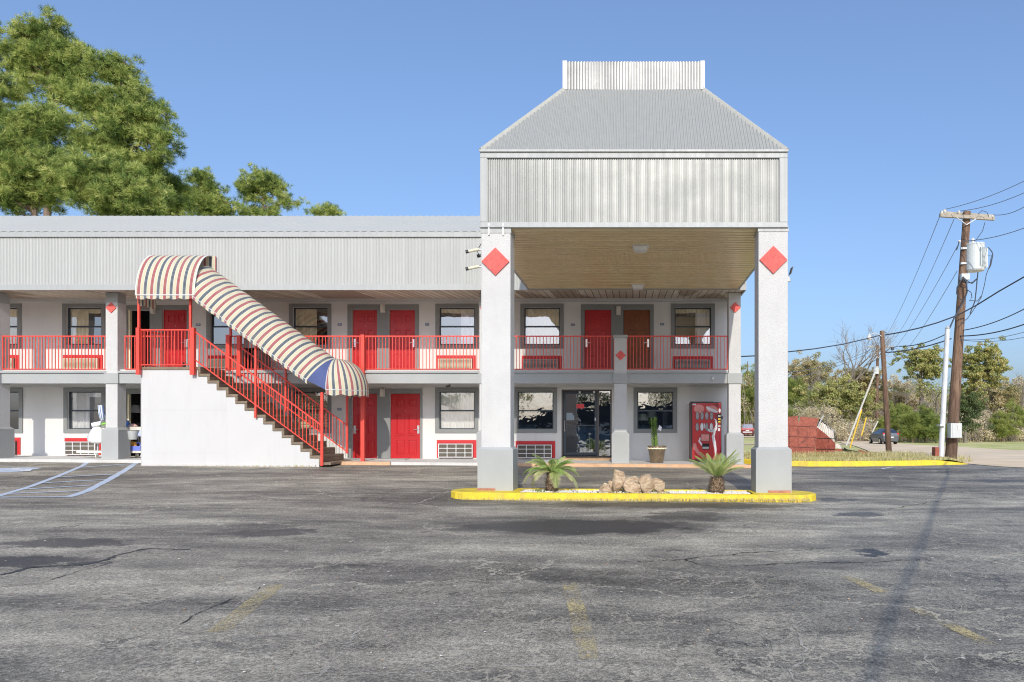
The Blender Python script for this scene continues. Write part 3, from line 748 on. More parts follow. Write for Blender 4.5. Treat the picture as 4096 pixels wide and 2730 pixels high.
# trims round windows and doors
def frame_boxes(mb, x0, x1, z0, z1, w, y0, y1):
    mb.box(x0-w, x0, y0, y1, z0-w, z1+w); mb.box(x1, x1+w, y0, y1, z0-w, z1+w); mb.box(x0, x1, y0, y1, z1, z1+w); mb.box(x0, x1, y0, y1, z0-w, z0)
def curtain(x0, x1, z0, z1, mat, parent, y=YW+.165, amp=.02, per=.12, ztop=None, seed=0):
    rnd = random.Random(seed); n = max(6, int((x1-x0)/.015)); r0, r1, r2 = [], [], []
    ph = rnd.uniform(0, 6)
    for i in range(n+1):
        x = lerp(x0, x1, i/n); w = math.sin(x/per*6.28+ph)+.5*math.sin(x/per*2.9+ph*2)
        r0.append((x, y+amp*w*.6, z1)); r1.append((x, y+amp*w, (z0+z1)/2)); r2.append((x+.01*math.sin(x*9), y+amp*w*1.25, z0+.012*math.sin(x*7)))
    m = MB(); m.grid([r2, r1, r0]); return m.build('curtain', mat, parent, smooth=True)
def window(x0, x1, z0, z1, cur, cm, seed, up, gl='glass'):
    fw = .034
    m = MB(); yy = YW+.055
    m.box(x0, x0+fw, yy, yy+.07, z0, z1); m.box(x1-fw, x1, yy, yy+.07, z0, z1); m.box(x0+fw, x1-fw, yy, yy+.07, z1-fw, z1); m.box(x0+fw, x1-fw, yy, yy+.07, z0, z0+fw)
    zm = (z0+z1)/2-.01; m.box(x0+fw, x1-fw, yy-.012, yy+.05, zm-.02, zm+.025)
    w = m.build('window', 'frame_dark', mot)
    m = MB(); frame_boxes(m, x0-.002, x1+.002, z0-.002, z1+.002, .115, YW-.035, YW-.002); m.build('window_surround', 'trim_gray', w)
    m = MB(); m.quad((x0+fw, yy+.02, z0+fw), (x1-fw, yy+.02, z0+fw), (x1-fw, yy+.02, zm-.02), (x0+fw, yy+.02, zm-.02)); m.build('pane', gl, w)
    m = MB(); m.quad((x0+fw, yy+.035, zm+.025), (x1-fw, yy+.035, zm+.025), (x1-fw, yy+.035, z1-fw), (x0+fw, yy+.035, z1-fw)); m.build('pane', gl, w)
    W = x1-x0; mat = 'curtain_'+cm
    e0, e1 = x0+.006, x1-.006; ct, cb = z1-.006, z0+.006
    if cur == 'full': curtain(e0, e1, cb, ct, mat, w, seed=seed)
    if cur in ('left', 'left60'): curtain(e0, x0+W*(.52 if cur == 'left' else .62), cb, ct, mat, w, seed=seed)
    if cur == 'right': curtain(x0+W*(.58), e1, cb, ct, 'curtain_w' if seed % 2 else mat, w, seed=seed)
    if cur in ('left', 'right'):
        curtain(e0, e1, z1-.16, ct, mat, w, y=YW+.145, seed=seed+9)
    if cur == 'blind':
        m = MB()
        k = int((ct-cb)/.05)
        for i in range(k): z = cb+i*.05; m.quad((e0, YW+.14, z), (e1, YW+.14, z), (e1, YW+.17, z+.04), (e0, YW+.17, z+.04))
        m.build('blind', 'curtain_y', w)
    return w
for i, (a, b, c, cm) in enumerate(UPW): window(wx(a), wx(b), UB, UT, c, cm, i, True)
for i, (a, b, c, cm) in enumerate(LOW): window(wx(a), wx(b), LB, LT, c, cm, i+20, False, 'glass_dark' if i >= 5 else 'glass')
def surround(s0, s1, t, doors, zb, dt):
    m = MB()
    xs = [wx(s0)]; 
    for a, b, *_ in doors: xs += [wx(a), wx(b)]
    xs.append(wx(s1))
    for i in range(0, len(xs), 2): m.box(xs[i], xs[i+1], YW-.03, YW-.002, zb, dt)
    m.box(xs[0], xs[-1], YW-.03, YW-.002, dt, wz(t)); m.build('door_surround', 'trim_gray', mot)
surround(500, 766, 1222, UPD[:2], ZF2, UDT); surround(1391, 1675.4, 1219, UPD[2:4], ZF2, UDT); surround(2324, 2615, 1218.7, UPD[4:6], ZF2, UDT); surround(-440, -150, 1218.7, UPD[6:], ZF2, UDT)
surround(500, 766, 1556, [LOD[0], (650, 749)], -.02, LDT); surround(1391, 1690, 1556.5, LOD[1:], -.05, LDT)

def door(x0, x1, z0, z1, kind, hand):
    mat = 'brown_door' if kind == 'brown' else 'red_door'
    y = YW+.05; m = MB(); m.box(x0+.01, x1-.01, y, y+.045, z0+.01, z1-.01)
    d = m.build('door', mat, mot)
    if kind == 'brown': d['label'] = 'brown stained panel door'
    W, H = x1-x0, z1-z0; px = [(.16, .46), (.56, .86)]; pz = [(.065, .30), (.36, .70), (.79, .93)]
    for a, b in px:
        for c, e in pz:
            X0, X1, Z0, Z1 = x0+a*W, x0+b*W, z0+c*H, z0+e*H; m = MB(); t = .028; q = .05
            # raised moulding and field
            for (A, B, C, D) in ((X0, X1, Z1-t, Z1), (X0, X1, Z0, Z0+t), (X0, X0+t, Z0+t, Z1-t), (X1-t, X1, Z0+t, Z1-t)):
                m.box(A, B, y-.016, y-.0005, C, D)
            m.hexa([(X0+q, y-.0005, Z0+q), (X1-q, y-.0005, Z0+q), (X1-q, y-.0005, Z1-q), (X0+q, y-.0005, Z1-q)][::-1], [(X0+q+.02, y-.008, Z0+q+.02), (X1-q-.02, y-.008, Z0+q+.02), (X1-q-.02, y-.008, Z1-q-.02), (X0+q+.02, y-.008, Z1-q-.02)][::-1])
            m.build('door_panel', mat, d)
    s = 1 if hand == 'l' else -1; hx = (x0+.07) if hand == 'l' else (x1-.07); hz = z0+.95
    m = MB(); m.box(hx-.035, hx+.035, y-.03, y-.001, hz-.14, hz+.12); m.tube([(hx, y-.03, hz), (hx, y-.065, hz), (hx+s*.13, y-.065, hz-.01)], .011, 6)
    m.build('handle', 'chrome', d)
    m = MB(); m.lathe([(0, 0), (.011, 0), (.011, .01), (0, .01)], ((x0+x1)/2, y-.012, z0+H*.74), 8); m.build('peephole', 'chrome', d)
    return d
for (a, b, k), h in zip(UPD, 'xrlrlrlr'):
    if k != 'open': door(wx(a), wx(b), ZF2-.02, UDT, k, h)
door(wx(1409), wx(1509.5), LDB, LDT, 'red', 'l'); d = door(wx(1560.6), wx(1681), LDB, LDT, 'red', 'r')
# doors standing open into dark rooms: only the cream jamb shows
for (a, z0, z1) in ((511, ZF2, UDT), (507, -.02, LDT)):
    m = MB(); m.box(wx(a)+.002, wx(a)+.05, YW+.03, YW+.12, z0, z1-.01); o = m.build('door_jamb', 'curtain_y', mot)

# columns
def column(xa, xb, top, name='column', base=True, zt=None, mat='stucco', band=True):
    d = .36; z0 = walk_z((xa+xb)/2)
    zb = z0+.86
    m = MB(); m.box(xa, xb, YC, YC+d, zb-.05, sz(1535, YC)-.002); m.box(xa, xb, YC, YC+d, sz(1494, YC)+.002, zt or top)
    c = m.build(name, mat, mot)
    m = MB(); m.box(xa-.035, xb+.035, YC-.035, YC+d+.035, sz(1535, YC), sz(1494, YC)); m.build('band', 'stucco_gray', c)
    e = .075; m = MB(); m.box(xa-e, xb+e, YC-e, YC+d+e, z0-.06, zb-.0)
    m.hexa([(xa-e, YC-e, zb), (xb+e, YC-e, zb), (xb+e, YC+d+e, zb), (xa-e, YC+d+e, zb)], [(xa-.003, YC-.003, zb+.07), (xb+.003, YC-.003, zb+.07), (xb+.003, YC+d+.003, zb+.07), (xa-.003, YC+d+.003, zb+.07)])
    m.build('plinth', 'stucco_gray', c)
    return c
def diamond(cx, cz, y, r, parent, th=.03):
    m = MB(); m.prism([(cx, cz-r), (cx+r, cz), (cx, cz+r), (cx-r, cz)], y-th, y-.001); return m.build('diamond', 'diamond', parent)
for a, b in ((-520, -473), (-49, -2), (423, 470), (1918, 1968)):
    c = column(sx(a, YC), sx(b, YC), 4.96)
    diamond(sx((a+b)/2-1, YC), sz(1232, YC), YC, .155, c)
    m = MB(); m.box(sx(a, YC)-.003, sx(b, YC)+.003, YC-.003, YC+.363, sz(1211, YC), 4.955); m.build('capital', 'stucco_gray', c)
c = column(sx(2457, YC), sx(2507, YC), 0, zt=sz(1353, YC)); c['label'] = 'half height column ending at the balcony rail with a grey cap'
diamond(sx(2482.4, YC), sz(1422.7, YC), YC, .15, c)
m = MB(); m.box(sx(2453, YC), sx(2511, YC), YC-.05, YC+.41, sz(1353, YC)+.001, sz(1341, YC)); m.build('cap', 'stucco_gray', c)
c = column(sx(2915, YC), sx(2963, YC), 5.0, zt=4.96); diamond(sx(2941, YC), sz(1231, YC), YC, .155, c)

# balcony railings between the columns
def railing(x0, x1, y, zt, zb, parent, name='balcony_railing', step=.098, posts=True):
    m = MB(); m.box(x0, x1, y-.022, y+.022, zt-.035, zt); r = m.build(name, 'red', parent)
    m = MB(); m.box(x0, x1, y-.015, y+.015, zb, zb+.025); m.build('bottom_rail', 'red', r)
    m = MB(); n = int((x1-x0)/step); q = (x1-x0)/n
    for i in range(n+1):
        x = min(max(x0+i*q, x0+.01), x1-.01); w = .009 if 0 < i < n else .014
        m.box(x-w, x+w, y-.009, y+.009, zb+.0251, zt-.0351)
    m.build('balusters', 'red', r); return r
ZR, ZRB = sz(1342, YC), sz(1478, YC)
for a, b in ((-473, -49), (-2, 423), (490, 690), (905, 1446), (1457, 1918), (1968, 2457), (2507, 2912)): railing(sx(a, YC), sx(b, YC), YC+.1, ZR, ZRB, mot)
m = MB(); m.box(sx(1444.5, 21.33), sx(1458.5, 21.33), 21.28, 21.38, walk_z(-7.8), sz(1340, 21.33)); o = m.build('support_post', 'red', mot); o['label'] = 'square red steel post carrying the balcony edge'
m = MB(); m.box(sx(901, YC), sx(916, YC), YC+.02, YC+.14, 2.62, sz(1339, YC)); m.build('railing_post', 'red', mot)

# office entrance: glazed door and side light
gx0, gx1, gz = wx(GD[0]), wx(GD[1]), wz(GD[2]); gd = MB(); y0 = YW+.02
xm = wx(2389); f_ = .05
gd.box(gx0, gx0+f_, y0, y0+.12, .06, gz); gd.box(gx1-f_, gx1, y0, y0+.12, .06, gz); gd.box(gx0+f_, gx1-f_, y0, y0+.12, gz-f_, gz); gd.box(xm, xm+.055, y0, y0+.12, .06, gz-f_); gd.box(gx0+f_, gx1-f_, y0-.01, y0+.13, .02, .06)
ent = gd.build('office_entrance', 'bronze', mot); ent['label'] = 'dark framed glass office door with side light'
dx0, dx1 = gx0+f_+.01, xm-.008; m = MB(); t = .075
m.box(dx0, dx0+t, y0+.02, y0+.07, .08, gz-f_-.01); m.box(dx1-t, dx1, y0+.02, y0+.07, .08, gz-f_-.01); m.box(dx0+t, dx1-t, y0+.02, y0+.07, gz-f_-.01-t, gz-f_-.01); m.box(dx0+t, dx1-t, y0+.02, y0+.07, .08, .08+t*1.3); m.box(dx0+t, dx1-t, y0+.03, y0+.06, 1.03, 1.06)
m.build('door_leaf', 'frame_dark', ent)
m = MB(); m.quad((dx0+t, y0+.05, .17), (dx1-t, y0+.05, .17), (dx1-t, y0+.05, gz-.13), (dx0+t, y0+.05, gz-.13)); m.build('pane', 'glass_dark', ent)
m = MB(); m.quad((xm+.055, y0+.05, .07), (gx1-f_, y0+.05, .07), (gx1-f_, y0+.05, gz-f_), (xm+.055, y0+.05, gz-f_)); m.build('pane', 'glass_dark', ent)
m = MB(); m.box(wx(2257), wx(2261), y0-.05, y0+.02, .86, .9); m.tube([(wx(2259), y0-.05, 1.2), (wx(2259), y0-.07, 1.15), (wx(2259), y0-.07, .9), (wx(2259), y0-.05, .86)], .012, 6); m.build('handle', 'chrome', ent)
m = MB(); m.box(gx0-.02, gx1+.02, YW-.25, YW+.01, walk_z(-1)+.0, .018); m.build('threshold', simple('varnished_sill', (.46, .29, .16), .6, var=.2, vs=6), ent)
m = MB(); m.box(wx(2379), wx(2383), y0-.012, y0+.0, wz(1684), wz(1672)); m.box(wx(2315), wx(2322), y0-.012, y0, wz(1575), wz(1566)); m.box(wx(2373), wx(2380), y0-.012, y0, wz(1573), wz(1565)); m.build('door_sensor', 'white_plastic', ent)
tag(MB().box(wx(2305.5), wx(2336), y0+.035, y0+.045, wz(1634), wz(1617)).build('door_sign', simple('red_door_sign', (.72, .05, .06), .5)), 'small plain red sign stuck on the glass office door', 'sign')
m = MB(); m.box(wx(2264), wx(2290), y0+.06, y0+.064, wz(1682), wz(1652)); m.box(wx(2290.2), wx(2296), y0+.06, y0+.064, wz(1682), wz(1662))
tag(m.build('paper_notice', 'white_plastic'), 'pale paper notices above the red strip inside the office door', 'notice')
# office interior
oc = thing('reception_counter', (wx(2280), 24.4, 0), 'dark blue reception counter with red edge strip seen through office door', 'counter')
m = MB(); m.box(wx(2230), wx(2335), 24.3, 24.9, .01, 1.02); m.build('counter_body', simple('counter_blue', (.02, .06, .10), .5), oc)
m = MB(); m.box(wx(2225), wx(2340), 24.24, 24.96, 1.021, 1.06); m.build('counter_top', 'red', oc)
st = thing('bar_stool', (wx(2345), 24.2, 0), 'black bar stool on a chrome pole behind the office door glass', 'stool')
sxx = wx(2350); m = MB(); m.lathe([(.19, 0), (.19, .02), (.03, .05), (.022, .06), (.022, .72)], (sxx, 24.3, .01), 16); m.build('pole', 'chrome', st)
m = MB(); m.lathe([(.05, 0), (.2, .02), (.21, .06), (.17, .09)], (sxx, 24.3, .73), 18); m.build('seat', 'black', st)
m = MB(); m.box(sxx-.19, sxx+.19, 24.46, 24.5, .84, 1.12); m.build('backrest', 'black', st)
tb = thing('side_table', (wx(2425), 24.6, 0), 'wooden ledge inside the office beside the glass side light', 'table')
m = MB(); m.box(wx(2394), wx(2450), 24.3, 24.8, .92, .97); m.build('table_top', 'brown_door', tb); m = MB(); m.box(wx(2400), wx(2445), 24.6, 24.7, .01, .92); m.build('leg', 'dark', tb)
def table_lamp(x, y, z, h, label, mat='curtain_w'):
    t = thing('table_lamp', (x, y, z), label, 'lamp')
    m = MB(); m.lathe([(.09, 0), (.09, .02), (.02, .05), (.045, .2), (.015, .3), (.012, h*.6)], (x, y, z), 14); m.build('lamp_base', 'dark', t)
    m = MB(); m.lathe([(.23*h/.6, 0), (.13*h/.6, .26*h/.6)], (x, y, z+h*.58), 20, cap=False); m.build('lamp_shade', mat, t, smooth=True)
    return t
table_lamp(sx(537, 23.9), 23.9, sz(1652, 23.9)-.35, .6, 'pale shaded lamp in the dark room behind the housekeeping cart')
table_lamp(wx(2573), 24.0, wz(1718), .5, 'dim lamp with cream shade in office window, the lower one', 'curtain_y'); table_lamp(wx(2612), 24.4, wz(1712), .55, 'dim lamp with cream shade in office window, the higher one', 'curtain_y')
# ================================================================== entrance canopy
CX0, CX1 = sx(1924, YP), sx(3147, YP); CB, CT = sz(912, YP), sz(604, YP); CYB = 20.9
can = thing('entrance_canopy', (0, 17.5, -.4), 'tall drive through canopy with silver corrugated box roof on two big white columns', 'canopy')
pan0, pan1 = sx(1948, YP), sx(3118, YP); zt0, zt1 = sz(889, YP), sz(632, YP)
m = MB(); corrugated(m, (pan0-.02, YP+.05, zt0-.02), (pan1-pan0+.04, 0, 0), (0, 0, zt1-zt0+.04), (0, -1, 0), .0445, .016, flat=.5); m.build('front_panel', 'galv', can)
for sgn, x in ((-1, CX0), (1, CX1)):
    m = MB(); corrugated(m, (x, YP+.1, CB+.1) if sgn < 0 else (x, CYB, CB+.1), (0, CYB-YP-.1, 0) if sgn < 0 else (0, YP+.1-CYB, 0), (0, 0, CT-CB-.15), (sgn, 0, 0), .06, .016); m.build('side_panel', 'fascia', can)
m = MB()
m.box(CX0-.02, CX1+.02, YP-.0, YP+.06, CB, zt0); m.box(CX0-.02, CX1+.02, YP-.0, YP+.06, zt1, CT); m.box(CX0-.02, pan0, YP-.0, YP+.06, zt0+.001, zt1-.001); m.box(pan1, CX1+.02, YP-.0, YP+.06, zt0+.001, zt1-.001)
m.box(CX0-.03, CX1+.03, YP-.03, YP-.001, CB, CB+.035); m.box(CX0-.03, CX1+.03, YP-.035, YP-.001, CT-.03, CT+.02)
m.build('front_flashing', 'trimmetal', can, bevel=.008)
for x0, x1 in ((CX0-.021, CX0+.05), (CX1-.05, CX1+.021)):
    for z0_, z1_ in ((CB, CB+.12), (CT-.1, CT)): MB().box(x0, x1, YP+.061, CYB, z0_, z1_).build('side_flashing', 'trimmetal', can)
# corrugated soffit, ribs running across
m = MB(); corrugated(m, (CX0+.06, YP+.07, CB+.05), (0, CYB-YP-.07, 0), (CX1-CX0-.12, 0, 0), (0, 0, -1), .2, .07, flat=.25); m.build('soffit', 'tan_soffit', can)
m = MB(); m.box(CX0+.03, CX1-.03, YP+.061, CYB, CB+.12, CB+.16); m.build('roof_deck', 'dark', can)
# hipped roof with a raised corrugated crown
ins = 1.52; ZT = sz(357, YP+ins); RZ0 = CT+.01; yb2 = CYB
X0, X1, Y0, Y1 = CX0, CX1, YP, yb2
A = [Vector((X0, Y0, RZ0)), Vector((X1, Y0, RZ0)), Vector((X1, Y1, RZ0)), Vector((X0, Y1, RZ0))]
B = [Vector((X0+ins, Y0+ins, ZT)), Vector((X1-ins, Y0+ins, ZT)), Vector((X1-ins, Y1-ins, ZT)), Vector((X0+ins, Y1-ins, ZT))]
m = MB()
for i in range(4):
    a, b = A[i], A[(i+1) % 4]; c, d = B[i], B[(i+1) % 4]; u = b-a; L = u.length; mid = (c+d)/2; v = mid-(a+b)/2; nrm = u.cross(v).normalized()
    corrugated(m, a, u, v, nrm, .068, .016, vmax=lambda q, L=L: max(.002, min(1, q*L/ins, (1-q)*L/ins)), flat=.5, rows=1)
m.build('hipped_roof', 'roofing', can)
for i in range(4):
    m = MB(); a, b = A[i], B[i]; out = Vector((-1 if i in (0, 3) else 1, -1 if i < 2 else 1, .9)).normalized()
    m.tube([a+out*.01, b+out*.01], .05, 4); m.build('hip_flashing', 'roofing_l', can)
ZC = sz(250, YP+ins); m = MB(); bx0, bx1, by0, by1 = B[0].x, B[1].x, B[0].y, B[2].y
corrugated(m, (bx0, by0-.02, ZT-.03), (bx1-bx0, 0, 0), (0, 0, ZC-ZT+.03), (0, -1, 0), .068, .024, flat=.5)
corrugated(m, (bx1, by0, ZT-.03), (0, by1-by0, 0), (0, 0, ZC-ZT+.03), (1, 0, 0), .068, .02)
corrugated(m, (bx0, by1, ZT-.03), (0, by0-by1, 0), (0, 0, ZC-ZT+.03), (-1, 0, 0), .068, .02)
m.box(bx0+.02, bx1-.02, by0+.02, by1, ZT, ZC-.06)
m.build('roof_crown', 'galv_bright', can)
m = MB()
for x0, x1 in ((bx0-.04, bx0+.055), (bx1-.055, bx1+.04)): m.box(x0, x1, by0-.055, by0-.0, ZT-.03, ZC+.01)
m.build('corner_flashing', 'roofing_l', can)
# the two front columns
for k, (a, b, ba, bb) in enumerate(((1924.5, 2042, 1906, 2052), (3034, 3152, 3022, 3164))):
    xa, xb = sx(a, YP+.02), sx(b, YP+.02); ya, yb_ = YP+.02, YP+.50; ztop = CB-.0
    zbt = island_z((xa+xb)/2); zb = sz(1799, YP); 
    m = MB(); m.box(xa, xb, ya, yb_, zb-.05, CB-.02); c = m.build('column', 'stucco', can, bevel=.012)
    e = .06; m = MB(); m.box(xa-e, xb+e, ya-e, yb_+e, zbt-.0, zb)
    m.hexa([(xa-e, ya-e, zb), (xb+e, ya-e, zb), (xb+e, yb_+e, zb), (xa-e, yb_+e, zb)], [(xa-.003, ya-.003, zb+.05), (xb+.003, ya-.003, zb+.05), (xb+.003, yb_+.003, zb+.05), (xa-.003, yb_+.003, zb+.05)]); m.build('plinth', 'stucco_gray', c)
    m = MB(); m.box(xa-.012, xb+.012, ya-.012, yb_+.012, CB-.1 if k == 0 else CB-.07, CB-.003); m.build('capital_strap', 'trimmetal', c)
    diamond(sx((1982.6, 3092.8)[k], ya), sz((1047.8, 1041)[k], ya), ya, .275, c, th=.04)
    m = MB(); m.box(xa-e-.01+(0 if k == 0 else .25), xb+e+.0-(.35 if k == 0 else 0.02), ya-e-.012, ya-e-.001, zbt+.001, zbt+.05)
    m.build('chipped_foot', simple('bare_brick_foot' + str(k), (.42, .19, .12), .9, var=.3, vs=12), c)
m = MB()
for x in (1955.5, 2012.5): X = sx(x, YP); m.box(X-.013, X+.013, YP-.02, YP-.001, CB-.14, CB+.08)
m.build('roof_strap', 'chrome', can)

# ceiling lights of the canopy
def ceiling_light(x, y, z, w, lab):
    t = thing('ceiling_light', (x, y, z), lab, 'ceiling light', 'ceiling lights under the canopy')
    m = MB(); m.box(x-w/2, x+w/2, y-w/2, y+w/2, z-.03, z); m.build('housing', 'lamp_white', t, bevel=.008)
    m = MB(); q = w*.42; m.hexa([(x-q, y-q, z-.03), (x+q, y-q, z-.03), (x+q, y+q, z-.03), (x-q, y+q, z-.03)][::-1], [(x-q*.8, y-q*.8, z-.12), (x+q*.8, y-q*.8, z-.12), (x+q*.8, y+q*.8, z-.12), (x-q*.8, y+q*.8, z-.12)][::-1]); m.build('diffuser', 'white_plastic', t, bevel=.01)
ceiling_light(sx(2562, 15.8), 15.85, CB+.0, .38, 'white square ceiling light nearer the front edge of the canopy soffit')
ceiling_light(sx(2551, 20.4), 20.2, CB+.0, .38, 'white square ceiling light at the back edge of the canopy soffit')

# ================================================================== stairs
N = 14; ZL = 2.67; TR = .259; RS = .19; XS0 = sx(566, YS); XL = sx(804, YS)      # landing from XS0 to XL, then the flight
YB = 21.36
stair = thing('exterior_staircase', (-11, 20.8, -.1), 'white panelled exterior staircase with brown aggregate steps and red railings', 'staircase')
gz_ = lambda x: g(x, YS)-.12
poly = [(XS0, gz_(XS0)), (XS0, ZL-.075)]
x, z = XL, ZL
prof = [(XL, ZL)]
for i in range(N): prof.append((XL+TR*i, ZL-RS*(i+1))); prof.append((XL+TR*(i+1), ZL-RS*(i+1)))
low = []
ds = .075/1; pts = [(XS0, ZL-.075), (XL-.075, ZL-.075)]
for i in range(N-1): pts += [(XL-.075+TR*i, ZL-RS*(i+1)-.075), (XL-.075+TR*(i+1), ZL-RS*(i+1)-.075)]
pts = [(a, b) for a, b in pts if b > gz_(a)+.08]
xend = pts[-1][0]
m = MB()
for (a, za), (b, zb_) in zip(pts, pts[1:]):
    if b-a > .01: m.box(a, b, YS, YB if za > 2.1 else 21.75, min(gz_(a), gz_(b))-.05, za)
sw = m.build('side_wall', 'white_panel', stair)
m = MB()
m.box(XS0-.012, XS0+.0, YS-.01, YS+.03, gz_(XS0), ZL-.08)
zb0 = g(XS0, YS); 
m.quad((XS0+.03, YS-.012, g(XS0, YS)-.1), (xend, YS-.012, g(xend, YS)-.1), (xend, YS-.012, g(xend, YS)+.03), (XS0+.03, YS-.012, g(XS0, YS)+.07))
m.quad((XS0+.03, YS-.012, g(XS0, YS)+.07), (xend, YS-.012, g(xend, YS)+.03), (xend, YS, g(xend, YS)+.035), (XS0+.03, YS, g(XS0, YS)+.075))
m.build('base_board', 'white_panel', stair)
m = MB(); jx = sx(904, YS)
for a, b, c, d in ((XS0, jx, wzz, wzz+.006) for wzz in (sz(1642, YS), sz(1813, YS))): m.box(a, b, YS-.0025, YS+.01, c, d)
m.box(jx, sx(1020, YS), YS-.0025, YS+.01, sz(1681, YS), sz(1681, YS)+.006); m.box(jx-.003, jx+.003, YS-.002, YS+.01, g(jx, YS)+.05, ZL-.08-.1*5.9)
m.build('panel_joint', simple('joint_line', (.53, .52, .51), .9), stair)
# steps with closed risers, the brown strip shows as a stepped edge above the white wall
e = .03
m = MB(); m.box(XS0-.02, XL, YS-e, YB+.28, ZL-.075, ZL); m.build('landing', 'step', stair)
for i in range(N):
    xa = XL+TR*i; zt = ZL-RS*(i+1); YB_ = YB if zt > 2.05 else 21.75
    m = MB(); m.box(xa-.075+.001, xa+TR, YS-e, YB_, max(zt-.075, -.3), zt)        # tread
    m.box(xa-.075+.001, xa, YS-e, YB_, zt+.001, zt+RS-.076)                       # riser with stringer edge
    m.build('step', 'step', stair, bevel=.012)
# railings
def post(x, y, z0, z1, w, name='post', par=None): return MB().box(x-w/2, x+w/2, y-w/2, y+w/2, z0, z1).build(name, 'red', par or stair)
yn, yf = YS-.06, YB+.03
def sloped(x0, x1, y, zt0, zb0, sl, par, name):
    m = MB(); r = .02
    def pr(z0, h): 
        m_ = MB(); m_.prism([(x0, z0-h), (x1, z0-h+sl*(x1-x0)), (x1, z0+sl*(x1-x0)), (x0, z0)], y-.02, y+.02); return m_
    o = pr(zt0, .042).build(name, 'red', par)
    pr(zb0, .03).build('bottom_rail', 'red', o)
    m = MB(); n = int((x1-x0)/.1)
    for i in range(1, n):
        x = x0+(x1-x0)*i/n; s_ = sl*(x-x0); m.box(x-.0085, x+.0085, y-.009, y+.009, zb0+s_-.01, zt0+s_-.02)
    m.build('balusters', 'red', o); return o
SL = -RS/TR
xA, xB = sx(784, yn), sx(1285, yn)
sloped(xA, xB, yn, sz(1327, yn), sz(1441, yn), (sz(1698, yn)-sz(1327, yn))/(xB-xA), stair, 'stair_railing')
xC, xD = sx(964, yf), sx(1386, yf)
sloped(xC, xD, yf, sz(1387.5, yf), sz(1494, yf), (sz(1698, yf)-sz(1387.5, yf))/(xD-xC), stair, 'stair_railing')
for a, y, t0, t1, w in ((775, yn, 1313, 1501, .115), (1023, yn, 1370, 1673, .05), (1288, yn, 1570, 1864, .062), (558, yn, 1313, 1500, .095), (957, yf, 1343, 1507, .105), (1143, yf, 1430, 1650, .05), (1388, yf, 1570, 1815, .055)):
    post(sx(a, y), y-.04 if y == yn and w > .09 else y, sz(t1, y), sz(t0, y), w)
for a, y, t0, t1 in ((556, yn, 1187, 1313), (762, yn, 1187, 1325), (923, yf+.02, 1290, 1345)): post(sx(a, y), y, sz(t1, y), sz(t0, y), .055, 'awning_post')
# landing guard, front and left side
def guard(x0, x1, y, zt, zb):
    return railing(x0, x1, y, zt, zb, stair, name='landing_railing', step=.094)
guard(sx(563, yn), sx(768, yn), yn, sz(1318, yn), sz(1462, yn))
m = MB(); xl = sx(560, yn); m.box(xl-.02, xl+.02, yn, YC+.05, sz(1318, yn)-.035, sz(1318, yn)); o = m.build('landing_railing', 'red', stair)
m = MB(); m.box(xl-.015, xl+.015, yn, YC+.05, sz(1462, yn), sz(1462, yn)+.025); m.build('bottom_rail', 'red', o)
m = MB()
for i in range(1, 12): y = lerp(yn, YC+.05, i/12); m.box(xl-.009, xl+.009, y-.009, y+.009, sz(1462, yn)+.025, sz(1318, yn)-.035)
m.build('balusters', 'red', o)

# ================================================================== striped awning
awn = thing('striped_awning', (-10.5, 20.5, 2), 'cream red and navy striped fabric awning arching over the landing and stairs', 'awning')
def cloth(rows, uvs, name, mat, par=awn):
    m = MB(); m.grid(rows); m.uv = [u for r in uvs for u in r]; return m.build(name, mat, par, smooth=True)
y0a, y1a = 19.9, YF-.035; zA, zB_ = sz(1181, y0a), sz(1025, y1a); xa0, xa1 = sx(543, y0a), sx(777, y0a)
n = 30; rows, uvs = [], []
for j in range(19):
    t = j/18*math.pi/2; y = y1a-(y1a-y0a)*math.cos(t)*1.0; z = zA+(zB_-zA)*math.sin(t)
    rows.append([(lerp(xa0, xa1, i/n), y, z) for i in range(n+1)]); uvs.append([((xa1-xa0)*i/n+.0, j/18) for i in range(n+1)])
cloth(rows, uvs, 'landing_hood', 'stripe')
# scalloped valance of the hood
def valance(p0, p1, uv0, L, name, drop=.085, per=.30, dirn=(0, 0, -1), n=48, phase=0):
    top, bot, u0, u1 = [], [], [], []
    for i in range(n+1):
        q = i/n; p = Vector(p0).lerp(Vector(p1), q); s_ = q*L
        dd = drop+.035*abs(math.sin(math.pi*(s_/per+phase))); top.append(p); bot.append(p+Vector(dirn)*dd+Vector((0, .012*math.sin(s_*9), 0))); u0.append((uv0+s_, 0)); u1.append((uv0+s_, 1))
    return cloth([bot, top], [u1, u0], name, 'stripe')
valance((xa0, y0a, zA), (xa1, y0a, zA), 0, xa1-xa0, 'valance')
# left end gusset (striped end panel) and right end binding
arc = [(y1a-(y1a-y0a)*math.cos(t), zA+(zB_-zA)*math.sin(t)) for t in [j/18*math.pi/2 for j in range(19)]]
m = MB(); m.tube([(xa1, y-.005, z) for y, z in arc], .018, 6); m.tube([(xa0, y-.005, z) for y, z in arc], .014, 6); m.tube([(xa0, y0a, zA), (xa1, y0a, zA)], .014, 6); m.build('binding', 'tape', awn)
# cloth strip fixed to the fascia at the end of the hood, with upright stripes
cloth([[(xa1-.22, y1a+.01, 5.08), (xa1+.12, y1a+.01, 5.08)], [(xa1-.22, y1a+.01, zB_), (xa1+.12, y1a+.01, zB_)]], [[(0.42, 0), (.78, 0)], [(.42, 1), (.78, 1)]], 'wall_strip', 'stripe')
